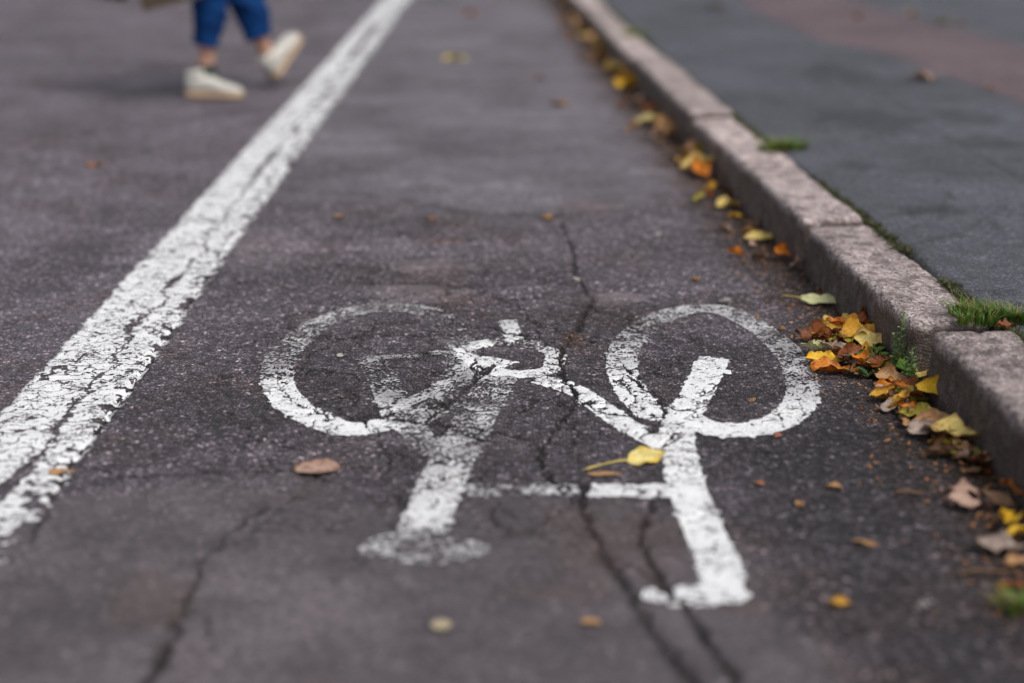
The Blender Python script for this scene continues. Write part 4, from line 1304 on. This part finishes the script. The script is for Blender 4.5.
# hands: palm, four bent fingers and a thumb each
for hi, hp, s_ in ((9, hand_n, -1), (12, hand_f, 1)):
    b = len(J); palm = hp + Vector((-.005 if hi == 9 else .03, 0, -.055))
    J.append((palm, (.030, .016))); E.append((hi, b))
    for f in range(4):
        base = palm + Vector(((f - 1.5) * .019, 0, -.030))
        c = len(J); ln = (.8, 1., .95, .75)[f]
        J += [(base, .0085), (base + Vector((0, -s_ * .012, -.030 * ln)), .0078), (base + Vector((0, -s_ * .034, -.038 * ln)), .0068)]
        E += [(b, c), (c, c + 1), (c + 1, c + 2)]
    c = len(J)
    J += [(palm + Vector((.036, -s_ * .01, .0)), .010), (palm + Vector((.046, -s_ * .026, -.028)), .0085)]
    E += [(b, c), (c, c + 1)]
bpy.ops.object.select_all(action='DESELECT')


def ensure_skin(me):
    """a mesh made from data has no skin layer until one is asked for"""
    bm = bmesh.new(); bm.from_mesh(me)
    lay = bm.verts.layers.skin.verify()
    bm.to_mesh(me); bm.free()


def skin_obj(name, J, E, mat, parent=None, sub=2):
    me = bpy.data.meshes.new(name)
    bm = bmesh.new(); lay = bm.verts.layers.skin.verify()
    vs = []
    for i, (p, r) in enumerate(J):
        v = bm.verts.new(p); v[lay].radius = (r, r) if not isinstance(r, tuple) else r
        v[lay].use_root = (i == 0); vs.append(v)
    for a, b in E: bm.edges.new((vs[a], vs[b]))
    bm.to_mesh(me); bm.free()
    o = link(name, me, mat, parent)
    md = o.modifiers.new('Skin', 'SKIN'); md.use_smooth_shade = True
    sb = o.modifiers.new('Smooth', 'SUBSURF'); sb.levels = sub; sb.render_levels = sub
    # keep the grown surface as plain mesh
    dg = bpy.context.evaluated_depsgraph_get(); dg.update()
    me2 = bpy.data.meshes.new_from_object(o.evaluated_get(dg))
    o.modifiers.clear(); o.data = me2; me2.name = name
    if not me2.materials: me2.materials.append(mat)
    me2.shade_smooth()
    return o


person = skin_obj('person', J, E, SKIN)
tag(person, 'walking person in cropped blue trousers and off-white trainers, carrying shopping bags', 'person')

# trousers: two lofted legs with folds and a seat
def leg_mesh(hip, knee, hem, rh, rk, re, seed):
    pts = []; rad = []
    for i in range(26):
        f = i / 25
        if f < .48: p = hip.lerp(knee, f / .48); r = rh + (rk - rh) * f / .48
        else: p = knee.lerp(hem, (f - .48) / .52); r = rk + (re - rk) * (f - .48) / .52
        pts.append(p); rad.append(r)
    me = tube_mesh('leg', pts, rad, 28, False)
    for v in me.vertices:
        n_ = float(fbm(np.array([v.co.x * 14 + seed]), np.array([v.co.z * 22 + v.co.y * 9]), 11, 2)[0]) - .5
        c = pts[min(range(26), key=lambda i: abs(pts[i].z - v.co.z))]
        d = Vector((v.co.x - c.x, v.co.y - c.y, 0)); v.co += d * n_ * .6
    return me


seat = tube_mesh('seat', [pel + Vector((0, 0, .10)), pel + Vector((0, 0, .04)), pel, pel - Vector((0, 0, .06)), pel - Vector((0, 0, .11))], [(.125, .155), (.135, .165), (.14, .17), (.12, .165), (.06, .12)], 24, True)
tro = link('trousers', join_meshes('trousers', [leg_mesh(hip_n, knee_n, H_n, .105, .094, .066, 1), leg_mesh(hip_f, knee_f, hem_f, .105, .094, .066, 4), seat]), DENIM, person)
sol = tro.modifiers.new('Cloth', 'SOLIDIFY'); sol.thickness = .004; sol.offset = -1
jk = [(pel + Vector((0, 0, .06)), (.17, .14)), (pel.lerp(chest, .55), (.155, .13)), (chest, (.17, .135)), (neck - Vector((0, 0, .05)), .07), (sh_n, .078), (el_n, .06), (hand_n + Vector((.005, 0, .03)), .042), (sh_f, .078), (el_f, .06), (hand_f + Vector((-.015, 0, .02)), .042)]
skin_obj('jacket', jk, [(0, 1), (1, 2), (2, 3), (2, 4), (4, 5), (5, 6), (2, 7), (7, 8), (8, 9)], JACK, person)
# face and hair
bm = bmesh.new()
bmesh.ops.create_uvsphere(bm, u_segments=24, v_segments=16, radius=1, matrix=Matrix.Translation(head + Vector((-.022, 0, .045))) @ Matrix.Diagonal((.105, .098, .115, 1)))
bmesh.ops.delete(bm, geom=[v for v in bm.verts if v.co.x > head.x + .035 and v.co.z < head.z + .085], context='VERTS')
me = bpy.data.meshes.new('hair'); bm.to_mesh(me); bm.free(); link('hair', me, HAIR, person)
EYE = plain_mat('eye', (.6, .6, .58), .3, .1)
for s_ in (-1, 1):
    bm = bmesh.new(); bmesh.ops.create_uvsphere(bm, u_segments=12, v_segments=8, radius=.011, matrix=Matrix.Translation(head + Vector((.078, s_ * .032, .02))))
    me = bpy.data.meshes.new('eye'); bm.to_mesh(me); bm.free(); link('eye', me, EYE, person)
me = tube_mesh('nose', [head + Vector((.08, 0, .03)), head + Vector((.095, 0, .005)), head + Vector((.105, 0, -.012)), head + Vector((.085, 0, -.022))], [.008, .011, .014, .008], 10); link('nose', me, SKIN, person)
me = tube_mesh('mouth', [head + Vector((.082, -.022, -.048)), head + Vector((.090, 0, -.046)), head + Vector((.082, .022, -.048))], [.003, .006, .003], 8); link('mouth', me, plain_mat('lips', (.36, .13, .11), .5, .1), person)


def shoe(name, M, parent):
    """local frame: heel at the origin on the ground, x towards the toe, z up"""
    secs = [(0, .024, .100), (.010, .036, .122), (.035, .041, .118), (.065, .041, .104), (.095, .042, .106), (.125, .045, .098), (.16, .049, .080), (.20, .051, .066), (.235, .046, .056), (.257, .030, .044), (.265, .010, .032)]
    def loft(nm, f, seg=20):
        bm = bmesh.new(); rings = []
        for (x, w, h) in secs:
            rings.append([bm.verts.new(M @ Vector(f(x, w, h, 2 * PI * k / seg))) for k in range(seg)])
        for a, b in zip(rings, rings[1:]):
            for k in range(seg): bm.faces.new((a[k], a[(k + 1) % seg], b[(k + 1) % seg], b[k]))
        bm.faces.new(rings[0]); bm.faces.new(rings[-1])
        bmesh.ops.recalc_face_normals(bm, faces=bm.faces)
        me = bpy.data.meshes.new(nm); bm.to_mesh(me); bm.free(); return me
    def sg(v, p): return math.copysign(abs(v) ** p, v)
    up = loft(name, lambda x, w, h, a: (x, w * sg(math.cos(a), .8), .026 + (h - .026) * (.5 + .5 * sg(math.sin(a), .8))))
    o = link(name, up, SHOE, parent)
    so = loft('sole', lambda x, w, h, a: (x * 1.02 - .003, (w + .005) * sg(math.cos(a), .7), .0 + .034 * (.5 + .5 * sg(math.sin(a), .4))))
    link('sole', so, SOLE, o)
    la = []
    for x in (.115, .135, .155):
        la.append(tube_mesh('laces', [M @ Vector((x, -.034, .086 - (x - .115) * .5)), M @ Vector((x + .004, 0, .106 - (x - .115) * .6)), M @ Vector((x, .034, .086 - (x - .115) * .5))], [.004, .0045, .004], 8))
    link('laces', join_meshes('laces', la), SHOE, o)
    col = tube_mesh('collar', [M @ Vector((.042, 0, .090)), M @ Vector((.042, 0, .116)), M @ Vector((.040, 0, .128))], [(.043, .038), (.046, .040), (.043, .037)], 18)
    link('collar', col, SHOE, o)
    return o


Mn = Matrix.Translation(heelN + Vector((0, 0, .002))) @ Matrix.Rotation(R_(-6), 4, 'Z')
shoe('shoe', Mn, person)
me = tube_mesh('sock', [A_n + Vector((.006, 0, -.01)), A_n + Vector((.005, 0, .02)), A_n + Vector((.003, 0, .052))], [.046, .047, .044], 16); link('sock', me, SOCK, person)
# far foot: heel down, toes swung up
shoe('shoe', Matrix.Translation(hf) @ Rf, person)
print('far heel', hf, 'near ankle', A_n, 'person hip', hip_n)

# shopping bags hanging from the hand
PAPER = plain_mat('brown_paper', (.085, .062, .040), .8, .2, 20, .004, .5)
DARKB = plain_mat('dark_paper', (.03, .026, .024), .8, .2, 20)
ROPE = plain_mat('bag_cord', (.20, .16, .11), .8, .2, 60)


def bag(corner, w, d, h, tilt, yaw, mat, lb):
    bm = bmesh.new()
    def V_(x, y, z): return bm.verts.new((x, y, z))
    nx_, nz_ = 8, 8
    top = 0
    rings = []
    for k_ in range(nz_ + 1):
        z = h * k_ / nz_; b_ = .012 * math.sin(PI * k_ / nz_)
        ring = []
        for (x0, y0, x1, y1) in ((-w, -d, w, -d), (w, -d, w, d), (w, d, -w, d), (-w, d, -w, -d)):
            for i in range(nx_):
                f = i / nx_
                cr = math.sin(PI * f) * b_ * (1 if abs(y1 - y0) < 1e-6 else -1.5 * k_ / nz_)
                x = x0 + (x1 - x0) * f; y = y0 + (y1 - y0) * f
                ring.append(V_((x + (cr if abs(x1 - x0) < 1e-6 else 0) * math.copysign(1, x)) / 2, (y + (cr if abs(y1 - y0) < 1e-6 else 0) * math.copysign(1, y)) / 2, z))
        rings.append(ring)
    m_ = len(rings[0])
    for a, b in zip(rings, rings[1:]):
        for i in range(m_): bm.faces.new((a[i], a[(i + 1) % m_], b[(i + 1) % m_], b[i]))
    bm.faces.new(rings[0][::-1])
    me = bpy.data.meshes.new('body'); bm.to_mesh(me); bm.free()
    e = bpy.data.objects.new('shopping_bag', None); COL.objects.link(e)
    e.location = corner; e.rotation_euler = (0, tilt, yaw)
    tag(e, lb, 'bag', 'bags in the walking person\'s hand')
    o = link('body', me, mat, e, False); s_ = o.modifiers.new('Paper', 'SOLIDIFY'); s_.thickness = .002
    for s__ in (-1, 1):
        me = tube_mesh('handle', [Vector((-w * .22, s__ * d / 2, h - .02)), Vector((-w * .18, s__ * d / 3, h + .07)), Vector((0, 0, h + .115)), Vector((w * .18, s__ * d / 3, h + .07)), Vector((w * .22, s__ * d / 2, h - .02))], [.003] * 5, 8)
        link('handle', me, ROPE, e)


c1 = at_y(143, 11.5, 6.50); c1b = at_y(194, -1, 6.50)
t1 = -math.atan2(c1b.z - c1.z, c1b.x - c1.x)
wd = .30
ctr = c1 + Vector((wd / 2 * math.cos(t1), .06, -wd / 2 * math.sin(t1)))
bag(ctr, wd, .11, .26, t1, R_(0), PAPER, 'brown paper shopping bag hanging tilted beside the blue trousers')
c2 = at_y(118, 2.5, 6.62)
bag(c2 + Vector((-.128, .12, .022)), .26, .11, .25, R_(11), R_(3), DARKB, 'dark paper shopping bag hanging farthest left, only its corner showing')

# ================================================================== LIGHT
w = bpy.data.worlds.new('World'); scene.world = w; w.use_nodes = True
nt = w.node_tree; bg = nt.nodes['Background']
sky = nt.nodes.new('ShaderNodeTexSky'); sky.sky_type = 'NISHITA'; sky.sun_disc = False
EL, AZ = R_(56), R_(140)
sky.sun_elevation = EL; sky.sun_rotation = AZ; sky.air_density = 1.0; sky.dust_density = 3.0; sky.ozone_density = 1.0
hs = nt.nodes.new('ShaderNodeHueSaturation'); hs.inputs['Saturation'].default_value = .35
nt.links.new(sky.outputs[0], hs.inputs['Color']); nt.links.new(hs.outputs[0], bg.inputs['Color'])
bg.inputs['Strength'].default_value = .10
ld = bpy.data.lights.new('sun', 'SUN'); ld.energy = 1.5; ld.angle = R_(26); ld.color = (1, .97, .93)
lo = bpy.data.objects.new('sun', ld); COL.objects.link(lo)
sd_ = Vector((math.sin(AZ) * math.cos(EL), math.cos(AZ) * math.cos(EL), math.sin(EL)))
lo.rotation_euler = sd_.to_track_quat('Z', 'Y').to_euler()
lo.location = (0, 0, 10)

# ================================================================== CAMERA
cd = bpy.data.cameras.new('camera'); cd.sensor_width = 36; cd.lens = FPX * 36 / 1024
cd.clip_start = .05; cd.clip_end = 2000
cam = bpy.data.objects.new('camera', cd); COL.objects.link(cam)
cam.location = (0, 0, CAMH); cam.rotation_euler = (PI / 2 - PITCH, 0, 0)
fy_ = float(g(590, 372)[1])
cd.dof.use_dof = True; cd.dof.focus_distance = fy_ * CP + CAMH * SP; cd.dof.aperture_fstop = 1.1
scene.camera = cam
vs_ = scene.view_settings
vs_.view_transform = 'Standard'; vs_.look = 'None'; vs_.gamma = 1; vs_.use_curve_mapping = False
vs_.exposure = 0.50
scene.cycles.use_denoising = True
scene.render.resolution_x = 1024; scene.render.resolution_y = 683
